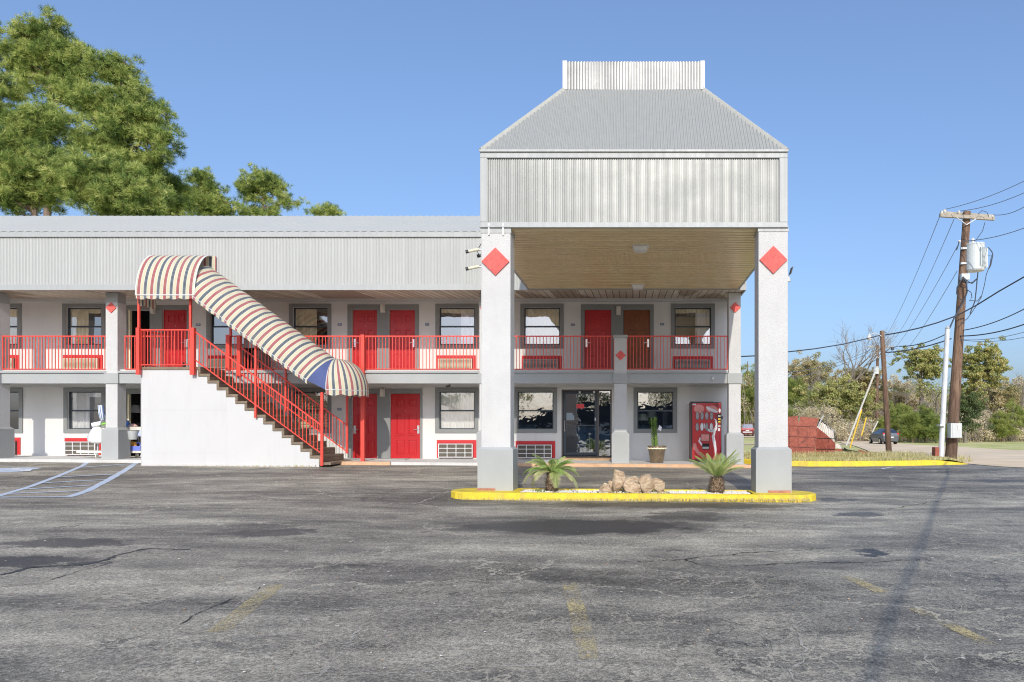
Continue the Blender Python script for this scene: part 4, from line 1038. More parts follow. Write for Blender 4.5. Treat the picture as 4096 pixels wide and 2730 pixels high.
# left end drop seen under the hood edge
cloth([[(xa0+.02, lerp(y0a+.05, y1a, i/8), zA-.2-.09*abs(math.sin(i*1.2))) for i in range(9)], [(xa0+.02, lerp(y0a+.05, y1a, i/8), zA+(zB_-zA)*math.sin(math.acos(min(1, (y1a-lerp(y0a+.05, y1a, i/8))/(y1a-y0a))))*.0+.0) for i in range(9)]], [[(i*.12, 0) for i in range(9)], [(i*.12, 1) for i in range(9)]], 'end_valance', 'stripe')
# sloping barrel
yn2, yf2 = 19.9, 21.45; yc = (yn2+yf2)/2; rad = (yf2-yn2)/2; H = .80
sl = -.735; ca, sa = 1/math.hypot(1, sl), sl/math.hypot(1, sl); dirv = Vector((ca, 0, sa)); upv = Vector((-sa, 0, ca))
S0 = P(771, 1186, yn2); S1 = P(1228, 1520, yn2); S0 = Vector((S0.x, 0, S0.z)); L = (Vector((S1.x, 0, S1.z))-S0).length
nth = 26; ns = 90
def bpt(s, th): return S0+dirv*s+Vector((0, yc-math.cos(th)*rad, 0))+upv*(math.sin(th)*H)
rows, uvs = [], []
for j in range(nth+1):
    th = math.pi*j/nth; s0 = -math.sin(th)*H*(-sa)/ca          # plumb cut where it meets the hood
    s0 = -(upv.x*math.sin(th)*H)/dirv.x+.03*0
    rows.append([bpt(lerp(s0, L, i/ns), th)+upv*(.006*math.sin(i*.7+j)) for i in range(ns+1)]); uvs.append([(lerp(s0, L, i/ns)+.03, j/nth) for i in range(ns+1)])
cloth(rows, uvs, 'sloping_hood', 'stripe')
valance(S0+Vector((0, yn2, 0)), S0+dirv*L+Vector((0, yn2, 0)), .03, L, 'valance', dirn=(0, 0, -1), drop=.07, n=180, per=.37)
valance(S0+Vector((0, yf2, 0)), S0+dirv*L+Vector((0, yf2, 0)), .03, L, 'valance', dirn=(0, 0, -1), drop=.07, n=120, per=.37)
# navy gusset between the sloping hood and the end dome
XD0 = sx(1303, yn2); E = [bpt(L, math.pi*j/nth) for j in range(nth+1)]
zbase = S1.z-.42; apex = bpt(L, math.pi/2)
XD0 = max(XD0, apex.x+.0); ztop = apex.z
zbot = sz(1560, yn2)
D = [Vector((XD0, yc-math.cos(math.pi*j/nth)*rad, zbot+(ztop-zbot)*math.sin(math.pi*j/nth))) for j in range(nth+1)]
rows = [[E[j].lerp(D[j], i/6) for i in range(7)] for j in range(nth+1)]
cloth(rows, [[(0, 0)]*7]*(nth+1), 'navy_gusset', 'navy_cloth')
# end dome: quarter ellipsoid with stripes that run up to the crown
RX = .86; rows, uvs = [], []
na = 36
for i in range(15):
    ph = i/14*math.pi/2                                 # 0 rim .. pi/2 crown
    r_, u_ = [], []
    for k in range(na+1):
        a = math.pi*k/na; cr = math.cos(ph)**.9
        r_.append((XD0+RX*math.sin(a)*cr, yc-math.cos(a)*rad*cr, zbot+(ztop-zbot)*math.sin(ph))); u_.append((a*rad*1.18+.02+.10*abs(math.cos(a))*math.sin(ph), ph))
    rows.append(r_); uvs.append(u_)
cloth(rows, uvs, 'end_dome', 'stripe')
top, bot, u0, u1 = [], [], [], []
for k in range(na*2+1):
    a = math.pi*k/(na*2); p = Vector((XD0+RX*math.sin(a), yc-math.cos(a)*rad, zbot)); top.append(p); bot.append(p+Vector((0, 0, -.11-.05*abs(math.sin(math.pi*a*rad/.37))))); u0.append((a*rad*1.18+.02, 0)); u1.append((a*rad*1.18+.02, 1))
cloth([bot, top], [u1, u0], 'dome_valance', 'stripe')
m = MB(); m.tube([(XD0+RX*math.sin(math.pi*k/20)-.01, yc-math.cos(math.pi*k/20)*rad, zbot) for k in range(21)], .015, 6); m.tube(D, .015, 6); m.tube([S0+Vector((0, yn2+.01, 0)), S0+dirv*L+Vector((0, yn2+.01, 0))], .015, 6); m.tube([S0+Vector((0, yf2-.01, 0)), S0+dirv*L+Vector((0, yf2-.01, 0))], .015, 6); m.build('awning_frame', 'gray_metal', awn)

# ================================================================== wall things
def ac(s0, s1, t0, t1, upper, where):
    x0, x1, z0, z1 = wx(s0), wx(s1), wz(t1), wz(t0)
    t = thing('air_conditioner', ((x0+x1)/2, YW, z0), where, 'air conditioner', 'air conditioners under the room windows')
    m = MB(); w = .095; y = YW-.03
    m.box(x0, x1, y, YW-.001, z1-w*1.05, z1); m.box(x0, x0+w*.6, y, YW-.001, z0, z1-w*1.05); m.box(x1-w*.8, x1, y, YW-.001, z0, z1-w*1.05); m.box(x0+w*.6, x1-w*.8, y+.012, YW-.0015, z0, z1-w*1.05)
    m.build('surround', 'red_ac', t)
    gx0, gx1, gz0, gz1 = x0+.07, x1-.10, z0+.01, z1-.115; yy = YW-.13
    m = MB(); m.box(gx0, gx1, yy+.03, YW-.02, gz0, gz1); m.build('casing', 'inner_dark', t)
    m = MB(); f_ = .022; fm = 'cream_plastic' if upper and s0 < 2000 else ('white_plastic' if not upper else 'gray_plastic')
    m.box(gx0, gx1, yy, yy+.03, gz1-f_, gz1); m.box(gx0, gx1, yy, yy+.03, gz0, gz0+f_); m.box(gx0, gx0+f_, yy, yy+.03, gz0+f_, gz1-f_); m.box(gx1-f_, gx1, yy, yy+.03, gz0+f_, gz1-f_)
    if upper:
        k = 9
        for i in range(k): z = gz0+f_+(gz1-gz0-2*f_)*(i+.25)/k; m.hexa([(gx0+f_, yy+.004, z), (gx1-f_, yy+.004, z), (gx1-f_, yy+.03, z+.012), (gx0+f_, yy+.03, z+.012)], [(gx0+f_, yy+.004, z+.013), (gx1-f_, yy+.004, z+.013), (gx1-f_, yy+.03, z+.024), (gx0+f_, yy+.03, z+.024)])
        for i in range(1, 14): x = lerp(gx0, gx1, i/14); m.box(x-.004, x+.004, yy+.001, yy+.006, gz0+f_, gz1-f_)
    else:
        for i in (1, 2): z = lerp(gz0, gz1, i/3); m.box(gx0+f_, gx1-f_, yy+.004, yy+.026, z-.009, z+.009)
        for i in (1, 2, 3): x = lerp(gx0, gx1, i/3.85); m.box(x-.009, x+.009, yy+.002, yy+.028, gz0+f_, gz1-f_)
    m.build('grille', fm, t)
M['red_ac'] = simple('red_surround', (.60, .03, .035), .6, var=.08, vs=3, grain=1, gs=70, bstr=.3)
for s0, s1, t0, t1, up, lb in [
    (-90, 78, 1421, 1482, 1, 'cream grille air conditioner at the far end of the balcony past the white column'),
    (254.5, 412.5, 1421, 1482, 1, 'cream grille air conditioner on the balcony just left of the landing column'),
    (834, 990, 1423, 1475, 1, 'shaded air conditioner on the balcony behind the sloping stair railing'),
    (1747, 1903.5, 1422.6, 1484.8, 1, 'sunlit cream grille air conditioner on the balcony beside the tall canopy column'),
    (2087, 2247, 1424, 1487, 1, 'grey grille air conditioner under the canopy left of the red balcony door'),
    (2691, 2851, 1426, 1489, 1, 'grey grille air conditioner under the canopy right of the brown balcony door'),
    (-85, 83, 1751, 1819, 0, 'white barred air conditioner on the ground floor at the photo edge'),
    (261, 404, 1753, 1820.5, 0, 'white barred air conditioner behind the housekeeping cart'),
    (1748, 1906, 1761, 1831.5, 0, 'white barred air conditioner under the ground floor window with white curtains'),
    (2063, 2221, 1765, 1833.5, 0, 'white barred air conditioner beside the glass office door behind the palm')]: ac(s0, s1, t0, t1, up, lb)

def wall_lamp(s, t0, t1, lab):
    x = wx(s); z0, z1 = wz(t1), wz(t0); t = thing('wall_lamp', (x, YW, z0), lab, 'wall lamp', 'wall lamps between the doors')
    m = MB(); m.box(x-.075, x+.075, YW-.055, YW-.031, z0, z1); m.build('back_plate', 'lamp_white', t)
    m = MB(); m.box(x-.06, x+.06, YW-.13, YW-.056, z0+.02, z1-.02); m.build('shade', 'lamp_white', t, bevel=.015)
wall_lamp(616, 1226, 1257, 'cream wall lamp beside the red door behind the landing'); wall_lamp(1533, 1218, 1252, 'cream wall lamp between the two red balcony doors')
wall_lamp(2474, 1226, 1262, 'cream wall lamp between the red and the brown balcony doors'); wall_lamp(1531.5, 1555.5, 1587.6, 'cream wall lamp between the two ground floor red doors')

def text(body, x, y, z, size, mat, parent, name='lettering', ext=.002, rot=0):
    cu = bpy.data.curves.new(name, 'FONT'); cu.body = body; cu.size = size; cu.align_x = 'CENTER'; cu.align_y = 'CENTER'; cu.extrude = ext; cu.offset = .0012
    tmp = bpy.data.objects.new('t', cu); col.objects.link(tmp); bpy.context.view_layer.update()
    me = bpy.data.meshes.new_from_object(tmp.evaluated_get(bpy.context.evaluated_depsgraph_get())); bpy.data.objects.remove(tmp)
    v = [(x+p.co.x, y-p.co.z, z+p.co.y) for p in me.vertices]; f = [tuple(p.vertices) for p in me.polygons]
    m = MB(); m.add(v, f); return m.build(name, mat, parent)
def plate(s, t, body, lab, arch=False):
    x, z = wx(s), wz(t); o = thing('room_number_sign', (x, YW, z-.04), lab, 'number sign', 'room number signs by the doors')
    MB().box(x-.062, x+.062, YW-.014, YW-.001, z-.036, z+.036).build('plate', 'blue_sign', o)
    text(body, x, YW-.016, z, .062, 'white_plastic', o)
    if arch: m = MB(); m.tube([(x+.05*math.cos(a), YW-.008, z+.05+.028*math.sin(a)) for a in [math.pi*i/8 for i in range(9)]], .005, 5); m.build('hook', 'gray_metal', o)
plate(794, 1300, '220', 'small blue plate reading 220 on the wall behind the landing'); plate(1359, 1299, '221', 'small blue plate reading 221 on the upper wall')
plate(1709, 1299, '222', 'small blue plate reading 222 with a wire hook above', True); plate(2291, 1300, '223', 'small blue plate reading 223 left of the canopy red door')
plate(2648, 1298, '224', 'small blue plate reading 224 right of the brown door'); plate(1358, 1638, '121', 'small blue plate reading 121 on the ground floor wall')

# security cameras and flood light on the tall columns
def cctv(x, z, y, lab, tiltz=-.05, L_=.2):
    t = thing('security_camera', (x, y, z), lab, 'camera', 'security cameras on the canopy column')
    m = MB(); m.tube([(x, y, z), (x-.09, y, z+.0)], .02, 6); m.build('bracket', 'white_plastic', t)
    m = MB(); m.tube([(x-.07, y-.02, z+.005), (x-.07-L_, y-.07, z+tiltz)], .032, 10); m.build('camera_body', 'cream_plastic', t)
    m = MB(); m.tube([(x-.07-L_, y-.071, z+tiltz), (x-.07-L_-.05, y-.083, z+tiltz-.015)], .035, 10); m.build('camera_hood', 'dark', t)
xc = sx(1924.5, YP); cctv(xc, sz(997, YP)+.02, YP+.14, 'upper cream security camera on the left side of the tall column'); cctv(xc, sz(1062, YP), YP+.14, 'lower cream security camera on the side of the tall column'); cctv(xc+.1, sz(1018, YP+.3)+.02, YP+.36, 'short coiled camera between the two cream cameras on the column', L_=.12)
m = MB(); m.tube([(xc-.0, YP+.1, sz(965, YP)), (xc-.06, YP+.1, sz(985, YP)), (xc-.11, YP+.1, sz(998, YP)), (xc-.06, YP+.12, sz(1016, YP)), (xc, YP+.14, sz(1024, YP))], .008, 5)
m.tube([(xc-.0, YP+.16, sz(1040, YP)), (xc-.02, YP+.16, sz(1050, YP)), (xc-.07, YP+.14, sz(1060, YP))], .006, 5); tag(m.build('camera_cable', 'dark'), 'dark cables looping beside the security cameras', 'cable')
xr = sx(3152, YP); fl = thing('flood_light', (xr, YP+.2, sz(1105, YP)), 'small floodlight with solar panel on the outer side of the tall column', 'flood light')
m = MB(); m.tube([(xr, YP+.2, sz(1105, YP)), (xr+.06, YP+.2, sz(1100, YP)), (xr+.07, YP+.2, sz(1085, YP)), (xr+.1, YP+.2, sz(1080, YP))], .009, 6); m.build('bracket', 'dark', fl)
m = MB(); m.lathe([(.045, 0), (.035, .06), (.012, .12)], (xr+.055, YP+.2, sz(1120, YP)), 12); m.build('lamp_head', 'gray_metal', fl)
m = MB(); m.hexa([(xr+.08, YP+.12, sz(1088, YP)), (xr+.10, YP+.12, sz(1088, YP)), (xr+.10, YP+.3, sz(1088, YP)), (xr+.08, YP+.3, sz(1088, YP))], [(xr+.115, YP+.12, sz(1062, YP)), (xr+.135, YP+.12, sz(1062, YP)), (xr+.135, YP+.3, sz(1062, YP)), (xr+.115, YP+.3, sz(1062, YP))]); m.build('solar_panel', 'dark', fl)
def spot(s, t, lab, y=YW-.5):
    x, z = sx(s, y), sz(t, y); o = thing('security_camera', (x, y, z), lab, 'camera'); m = MB(); m.tube([(x-.07, y-.05, z-.01), (x+.05, y, z+.01)], .03, 8); m.build('camera_body', 'bronze', o); m = MB(); m.tube([(x+.02, y, z+.01), (x+.03, y+.05, z+.09)], .012, 6); m.build('bracket', 'bronze', o)
spot(1795, 1546, 'small bronze camera under the slab above the ground floor window')
xq, zq = sx(2851, YC+.03), sz(1513, YC+.03); o = thing('beam_light', (xq, YC, zq), 'small round fitting on the shaded balcony edge beam', 'light fitting'); m = MB(); m.tube([(xq, YC+.03, zq), (xq, YC-.03, zq)], .045, 12); m.build('back_plate', 'gray_plastic', o); m = MB(); m.tube([(xq, YC-.03, zq-.01), (xq, YC-.10, zq-.03)], .03, 10); m.build('lamp_head', 'lamp_white', o)
# ================================================================== vending machine
yv = 22.3; vx0, vx1 = sx(2765, yv), sx(2886, yv); vz0, vz1 = walk_z(2)+.03, sz(1609, yv); VW, VH = vx1-vx0, vz1-vz0
vm = thing('vending_machine', ((vx0+vx1)/2, yv+.4, vz0), 'red drinks vending machine with two rows of oval buttons against the wall', 'vending machine')
M['vend_red'] = simple('vending_red', (.48, .018, .02), .3, var=.05)
M['vend_dark'] = simple('vending_dark_red', (.22, .008, .02), .3, var=.1)
M['vend_side'] = simple('vending_side', (.17, .07, .055), .5)
M['vend_white'] = simple('vending_ribbon', (.66, .64, .66), .35)
M['vend_pale'] = simple('vending_pale_red', (.60, .22, .20), .4, var=.2, vs=6)
MB().box(vx0, vx1, yv+.03, yv+.82, vz0, vz1).build('cabinet', 'vend_side', vm, bevel=.01)
m = MB(); m.box(vx0, vx1, yv+.0, yv+.028, vz0+.03, vz1-.005); m.build('door_frame', 'dark', vm, bevel=.006)
vfront = MB().box(vx0+.035, vx1-.02, yv-.014, yv-.001, vz0+.06, vz1-.035).build('front_panel', 'vend_red', vm)
m = MB(); m.box(vx0+.0, vx0+.7, yv+.2, yv+.6, vz1+.001, vz1+.02); m.build('top_tray', 'dark', vm)
def VX(q): return vx0+q*VW
def VZ(q): return vz1-q*VH
def vprism(pts, d, name, mat, par=None):
    m = MB(); m.prism([(VX(a), VZ(b)) for a, b in pts], yv-.014-d, yv-.0141-d+.002); return m.build(name, mat, par or vfront)
vprism([(.80, .035), (.97, .035), (.97, .95), (.80, .95), (.76, .75), (.80, .62), (.74, .5), (.80, .3)], .003, 'dark_stripe', 'vend_dark')
def oval(cx_, cz_, rx, rz, n=18): return [(cx_+rx*math.cos(2*math.pi*i/n), cz_+rz*math.sin(2*math.pi*i/n)) for i in range(n)][::-1]
def ribbon2(pts, name, mat, d):
    """band from (x, z, halfwidth) stations"""
    m = MB(); L, Q = [], []
    for i, (a, b, w) in enumerate(pts):
        p0 = pts[max(i-1, 0)]; p1 = pts[min(i+1, len(pts)-1)]; dx, dz = p1[0]-p0[0], (p1[1]-p0[1])*2; l = math.hypot(dx, dz) or 1
        nx, nz = -dz/l, dx/l/2; L.append((VX(a+nx*w), yv-.014-d, VZ(b+nz*w))); Q.append((VX(a-nx*w), yv-.014-d, VZ(b-nz*w)))
    m.grid([L, Q]); return m.build(name, mat, vfront)
ribbon2([(.42, .36, .01), (.45, .43, .03), (.55, .47, .04), (.68, .49, .05), (.80, .46, .05), (.84, .38, .035), (.80, .30, .02), (.74, .28, .01)], 'ribbon', 'vend_white', .006)
ribbon2([(.80, .42, .02), (.76, .52, .035), (.72, .58, .045), (.76, .68, .05), (.80, .80, .035), (.80, .92, .015)], 'ribbon', 'vend_white', .0065)
ribbon2([(.10, .70, .05), (.13, .78, .06), (.24, .86, .05), (.42, .93, .03)], 'ribbon', 'vend_pale', .005)
ribbon2([(.30, .60, .02), (.26, .66, .03), (.34, .72, .03), (.50, .76, .02)], 'ribbon', 'vend_white', .005)
vprism(oval(.26, .115, .17, .075), .004, 'faded_patch', 'vend_pale'); vprism(oval(.68, .12, .19, .06), .004, 'faded_patch', 'vend_pale'); 
ribbon2([(.50, .08, .03), (.60, .12, .05), (.75, .15, .05), (.86, .17, .03)], 'ribbon', 'vend_white', .0065)
M['btn'] = simple('button_grey', (.30, .27, .28), .3, var=.25, vs=9)
for r_ in range(2):
    for c_ in range(4):
        cx_, cz_ = .20+c_*.155+(.0 if r_ == 0 else -.005), (.235, .42)[r_]
        m = MB(); m.prism([(VX(a), VZ(b)) for a, b in oval(cx_, cz_, .062, .073)], yv-.028, yv-.0205); bt = m.build('button_rim', 'dark', vfront)
        m = MB(); m.prism([(VX(a), VZ(b)) for a, b in oval(cx_, cz_, .052, .064)], yv-.034, yv-.0285); m.build('button', ('btn', 'vend_white')[(r_*4+c_) in (5, 7)], vfront)
vprism([(.31, .535), (.61, .535), (.61, .665), (.31, .665)][::-1], .010, 'display_frame', 'dark'); vprism([(.33, .545), (.59, .545), (.59, .655), (.33, .655)][::-1], .014, 'display_panel', 'vend_pale')
vprism([(.36, .70), (.60, .70), (.60, .80), (.36, .80)][::-1], .010, 'delivery_slot', 'black'); vprism([(.37, .755), (.58, .755), (.58, .79), (.37, .79)][::-1], .016, 'delivery_flap', 'gray_plastic')
vprism([(.86, .20), (.985, .20), (.985, .42), (.86, .42)][::-1], .012, 'coin_panel', 'black')
for q, mt in ((.225, 'gray_plastic'), (.275, 'guy_y'), (.32, 'guy_y'), (.36, 'vend_red'), (.395, 'vend_white')): vprism([(.885, q), (.965, q), (.965, q+.025), (.885, q+.025)][::-1], .016, 'coin_label', mt)
vprism(oval(.935, .145, .035, .035), .014, 'bill_slot', 'vend_white'); vprism([(.88, .44), (.95, .44), (.95, .49), (.88, .49)][::-1], .01, 'coin_return', 'vend_white'); vprism([(.04, .03), (.16, .03), (.16, .055), (.04, .055)][::-1], .005, 'label_strip', 'vend_white')
m = MB(); m.box(vx1, vx1+.04, yv-.01, yv+.03, VZ(.29), VZ(.24)); m.build('lock', 'dark', vm)

# ================================================================== potted plant
yp = 21.75; px_ = sx(2627, yp); pz = walk_z(px_); pot = thing('potted_plant', (px_, yp, pz), 'tall columnar succulent in a brown glazed pot on the walkway', 'potted plant')
M['pot'] = simple('brown_glaze', (.20, .145, .09), .3, metal=.2, var=.3, vs=7)
m = MB(); m.lathe([(.19, 0), (.20, .02), (.255, .40), (.275, .42), (.28, .5), (.262, .51), (.24, .45)], (px_, yp, pz), 28, cap=False); m.build('pot', 'pot', pot, smooth=True)
m = MB(); m.tube([(px_+.278*math.cos(a), yp+.278*math.sin(a), pz+.435+.01*math.sin(a*16)) for a in [2*math.pi*i/64 for i in range(65)]], .018, 6, cap=False); m.build('rope_rim', 'curtain_y', pot)
m = MB(); m.lathe([(0, .0), (.255, 0)], (px_, yp, pz+.455), 20, cap=False); m.build('soil', simple('dark_pebbles', (.16, .15, .14), .9, var=.5, vs=40), pot)
m = MB(); tone = []; rg = np.random.default_rng(3); cxp = px_-.06
for st_ in range(9):
    a = rg.uniform(0, 6.28); r0_ = rg.uniform(.02, .10); h = rg.uniform(.72, .92)-(.1 if st_ % 3 == 0 else 0); x, y = cxp+r0_*math.cos(a), yp+r0_*math.sin(a)
    for k in range(46):
        z = pz+.46+h*k/46; an = k*2.4+st_; L_ = rg.uniform(.025, .05); q = .03; cx2, cy2 = x+.02*math.sin(k*.2+st_)-.03*(k/46), y
        p0 = Vector((cx2+.012*math.cos(an), cy2+.012*math.sin(an), z)); d = Vector((math.cos(an), math.sin(an), rg.uniform(.4, 1.3))).normalized()*L_; s_ = Vector((-math.sin(an), math.cos(an), 0))*q*.5
        m.add([p0-s_*.6, p0+s_*.6, p0+d*.6+s_, p0+d*1.3, p0+d*.6-s_], [(0, 1, 2, 3, 4)]); tone += [k/46*.3+.3+(.0 if k < 32 else -.5)]*5
    m.tube([(x, y, pz+.44), (x-.03, y, pz+.46+h)], .016, 5); tone += [.2]*10
o = m.build('foliage', 'palm', pot); set_tone(o, tone)
m = MB(); m.quad((px_+.03, yp-.16, pz+1.0), (px_+.12, yp-.16, pz+.95), (px_+.15, yp-.16, pz+1.07), (px_+.07, yp-.16, pz+1.13)); m.build('care_tag', 'white_plastic', pot)

# ================================================================== sago palms
def sago(x, y, z, th, tr, nf, L_, tilt_lo, tilt_hi, lab, seed, droop=1.0, rot=None):
    t = thing('sago_palm', (x, y, z), lab, 'palm', 'sago palms in the kerbed island'); rg = np.random.default_rng(seed)
    m = MB(); m.lathe([(tr*.85, 0), (tr*1.1, th*.25), (tr, th*.6), (tr*.75, th*.92), (tr*.3, th*1.05)], (x, y, z), 16); 
    for i in range(420):
        h = rg.uniform(.02, 1)*th; a = rg.uniform(0, 6.28); r_ = tr*(1.02 if h < th*.7 else .85); l = rg.uniform(.03, .075)
        p = Vector((x+r_*math.cos(a), y+r_*math.sin(a), z+h)); d = Vector((math.cos(a), math.sin(a), .7)).normalized()*l; s_ = Vector((-math.sin(a), math.cos(a), 0))*.012
        m.add([p-s_, p+s_, p+d], [(0, 1, 2)])
    m.build('trunk', 'palm_trunk', t)
    m = MB(); tone = []
    for i in range(nf):
        az = i*2.39996+rg.uniform(-.2, .2); f_ = i/nf; el = R(lerp(tilt_lo, tilt_hi, f_)); L0 = L_*rg.uniform(.85, 1.1)*(1 if f_ < .8 else .8)
        p = Vector((x+tr*.3*math.cos(az), y+tr*.3*math.sin(az), z+th)); hd = Vector((math.cos(az), math.sin(az), 0)); e = el; pts = []; nseg = 22
        for k in range(nseg+1):
            pts.append(p.copy()); p = p+(hd*math.cos(e)+Vector((0, 0, math.sin(e))))*(L0/nseg); e -= droop*R(2.0+k*.24)*(1.15-f_*.5)
        side = Vector((-hd.y, hd.x, 0)); base = rg.uniform(.1, .7)+(0.35 if f_ < .3 else 0)
        m.tube(pts[::3]+[pts[-1]], .006, 4); tone += [.8]*(4*len(pts[::3]+[pts[-1]]))
        for k in range(2, int(nseg*1.5)):
            q = k/(nseg*1.5); pk = pts[int(q*nseg)].lerp(pts[min(nseg, int(q*nseg)+1)], q*nseg % 1); tg = (pts[min(nseg, int(q*nseg)+1)]-pts[int(q*nseg)]).normalized(); up = side.cross(tg).normalized()
            ll = L0*.24*math.sin(math.pi*min(1, q*.86+.12))**.7
            for s_ in (-1, 1):
                d = (side*s_*1.0+tg*.75+up*.38).normalized()*ll*rg.uniform(.9, 1.1); w = tg*.0055
                m.add([pk-w, pk+w, pk+d*.6+w*.8, pk+d-Vector((0, 0, ll*.08)), pk+d*.6-w*.8], [(0, 1, 2, 3, 4)]); tone += [base, base, base+.12, base+.55, base+.12]
    o = m.build('fronds', 'palm', t); set_tone(o, tone); return t
yi = 14.55
sago(sx(2207, yi), yi, island_z(-1.6)-.04, .40, .115, 26, .64, 8, 72, 'wide drooping sago palm with dry tips beside the left column', 4, droop=1.0)
sago(sx(2867, yi), yi, island_z(1.6)-.04, .34, .145, 17, .64, 40, 80, 'upright sago palm with pale stubby trunk in front of the vending machine', 9, droop=.45)
# low seedling
sd = MB(); tone = []
for i in range(16):
    a = i*2.4; p = Vector((sx(2165, yi)+.12*math.cos(a), yi+.12*math.sin(a), island_z(0)-.03)); d = Vector((math.cos(a)*.09, math.sin(a)*.09, .07)); s_ = Vector((-math.sin(a), math.cos(a), 0))*.03
    sd.add([p, p+d*.5+s_, p+d, p+d*.5-s_], [(0, 1, 2, 3)]); tone += [.7]*4
o = sd.build('seedling', 'palm'); set_tone(o, tone); tag(o, 'small leafy weed at the foot of the drooping palm', 'plant')

# ================================================================== rocks
def rock(s0, s1, t0, t1, y, lab, seed, lean=0):
    rg = np.random.default_rng(seed); x0, x1, z0, z1 = sx(s0, y), sx(s1, y), island_z(0)-.06, sz(t0, y); cx_, cz_ = (x0+x1)/2, (z0+z1)/2; rx, rz = (x1-x0)/2*1.12, (z1-z0)/2*1.1; ry = rx*.75
    import bmesh
    bm = bmesh.new(); bmesh.ops.create_icosphere(bm, subdivisions=4, radius=1)
    pl = [(Vector(rg.normal(size=3)).normalized(), rg.uniform(.50, .80)) for _ in range(16)]
    off = Vector(rg.uniform(-50, 50, 3))
    from mathutils import noise as mn
    for v in bm.verts:
        p = v.co.copy()
        for n_, d in pl:
            k = p.dot(n_)
            if k > d: p -= n_*(k-d)*1.0
        p *= 1+.05*mn.noise(p*1.6+off)+.035*mn.noise(p*6+off)+.02*mn.noise(p*15+off)
        # strongly boxy outline in x,z
        v.co = Vector((p.x*rx+lean*p.z*rz, p.y*ry, p.z*rz))
    zmin = min(v.co.z for v in bm.verts); zmax = max(v.co.z for v in bm.verts); xm = min(v.co.x for v in bm.verts); xM = max(v.co.x for v in bm.verts)
    vs = [(x0+(v.co.x-xm)/(xM-xm)*(x1-x0), y+v.co.y, z0+(v.co.z-zmin)/(zmax-zmin)*(z1-z0)) for v in bm.verts]; bm.verts.ensure_lookup_table()
    m = MB(); m.add(vs, [tuple(v.index for v in f.verts) for f in bm.faces]); bm.free()
    tag(m.build('rock', 'rock'), lab, 'rock', 'sandstone rocks on the island')
for a in [(2448, 2503, 1878, 1972, 14.5, 'tallest upright sandstone slab in the rock group', 1, .15), (2488, 2556, 1905, 1950, 14.72, 'flat topped rock behind the second rock', 2, 0), (2489, 2564, 1919, 1975, 14.4, 'broad rounded rock between the tallest slab and the big oval rock', 3, 0),
          (2556, 2622, 1898, 1976, 14.42, 'big oval sandstone rock with brown face', 4, -.1), (2610, 2660, 1913, 1974, 14.5, 'narrow rock at the photo right end of the rock group', 5, -.25), (2396, 2440, 1931, 1970, 14.55, 'small rounded rock at the left end of the group', 6, 0),
          (2409, 2448, 1940, 1971, 14.35, 'smallest front rock leaning on the tallest slab', 7, .1), (2433, 2455, 1923, 1960, 14.62, 'little rock wedged behind the tallest slab', 8, 0)]: rock(*a)

# ================================================================== housekeeping cart and what it carries
yk = 22.2; kz = walk_z(-16)
ck = thing('housekeeping_cart', (sx(480, yk), yk, kz), 'grey housekeeping cart on castors behind the white column', 'cart')
kx0, kx1 = sx(362, yk), sx(600, yk)
m = MB(); m.box(kx0-.25, kx1, yk-.25, yk+.25, kz+.15, kz+.22); m.build('base_shelf', 'lamp_white', ck, bevel=.01)
m = MB(); m.box(sx(420, yk), kx1, yk-.25, yk+.25, sz(1722, yk), sz(1713, yk)); m.box(sx(512, yk), kx1, yk-.26, yk+.26, sz(1713, yk), sz(1708, yk)); m.build('top_shelf', 'lamp_white', ck, bevel=.008)
for x in (sx(411, yk), kx1-.06): 
    m = MB(); m.box(x-.02, x+.02, yk-.22, yk-.18, kz+.22, sz(1722, yk)); m.box(x-.02, x+.02, yk+.18, yk+.22, kz+.22, sz(1722, yk)); m.build('upright', 'gray_metal', ck)
for x, y in ((sx(407, yk), yk-.2), (sx(530, yk), yk-.2), (kx1-.1, yk-.2), (sx(407, yk), yk+.2), (sx(530, yk), yk+.2)):
    m = MB(); m.tube([(x-.015, y, kz+.065), (x+.015, y, kz+.065)], .065, 14); w = m.build('castor', 'lamp_white', ck); MB().box(x-.03, x+.03, y-.02, y+.02, kz+.1, kz+.15).build('fork', 'gray_metal', w)
def bag(cx_, y, ztop, zbot, w, lab, name, mat, seed=1, cat='bag'):
    rg = random.Random(seed); rows = []
    for j in range(13):
        q = j/12; r_ = w*(.45+.75*math.sin(min(1, q*1.1)*math.pi*.62)) if q < .93 else w*.35; row = []
        for k in range(25):
            a = 2*math.pi*k/24; f_ = 1+.16*q*math.sin(a*5+seed+q*2)+.12*q*math.sin(a*9+q*5)+.06*math.sin(a*13); row.append((cx_+r_*f_*math.cos(a), y+r_*.6*f_*math.sin(a), lerp(ztop, zbot, q)))
        rows.append(row)
    m = MB(); m.grid(rows); m.add([(cx_, y, zbot-.01)]+rows[-1][:24], [(0, k+1, (k+1) % 24+1) for k in range(24)]); return tag(m.build(name, mat, smooth=True), lab, cat)
bag(sx(388, 21.9), 21.9, sz(1706, 21.9), sz(1775, 21.9), .20, 'white plastic laundry bag hanging from the end of the cart', 'laundry_bag', 'white_plastic', 2)
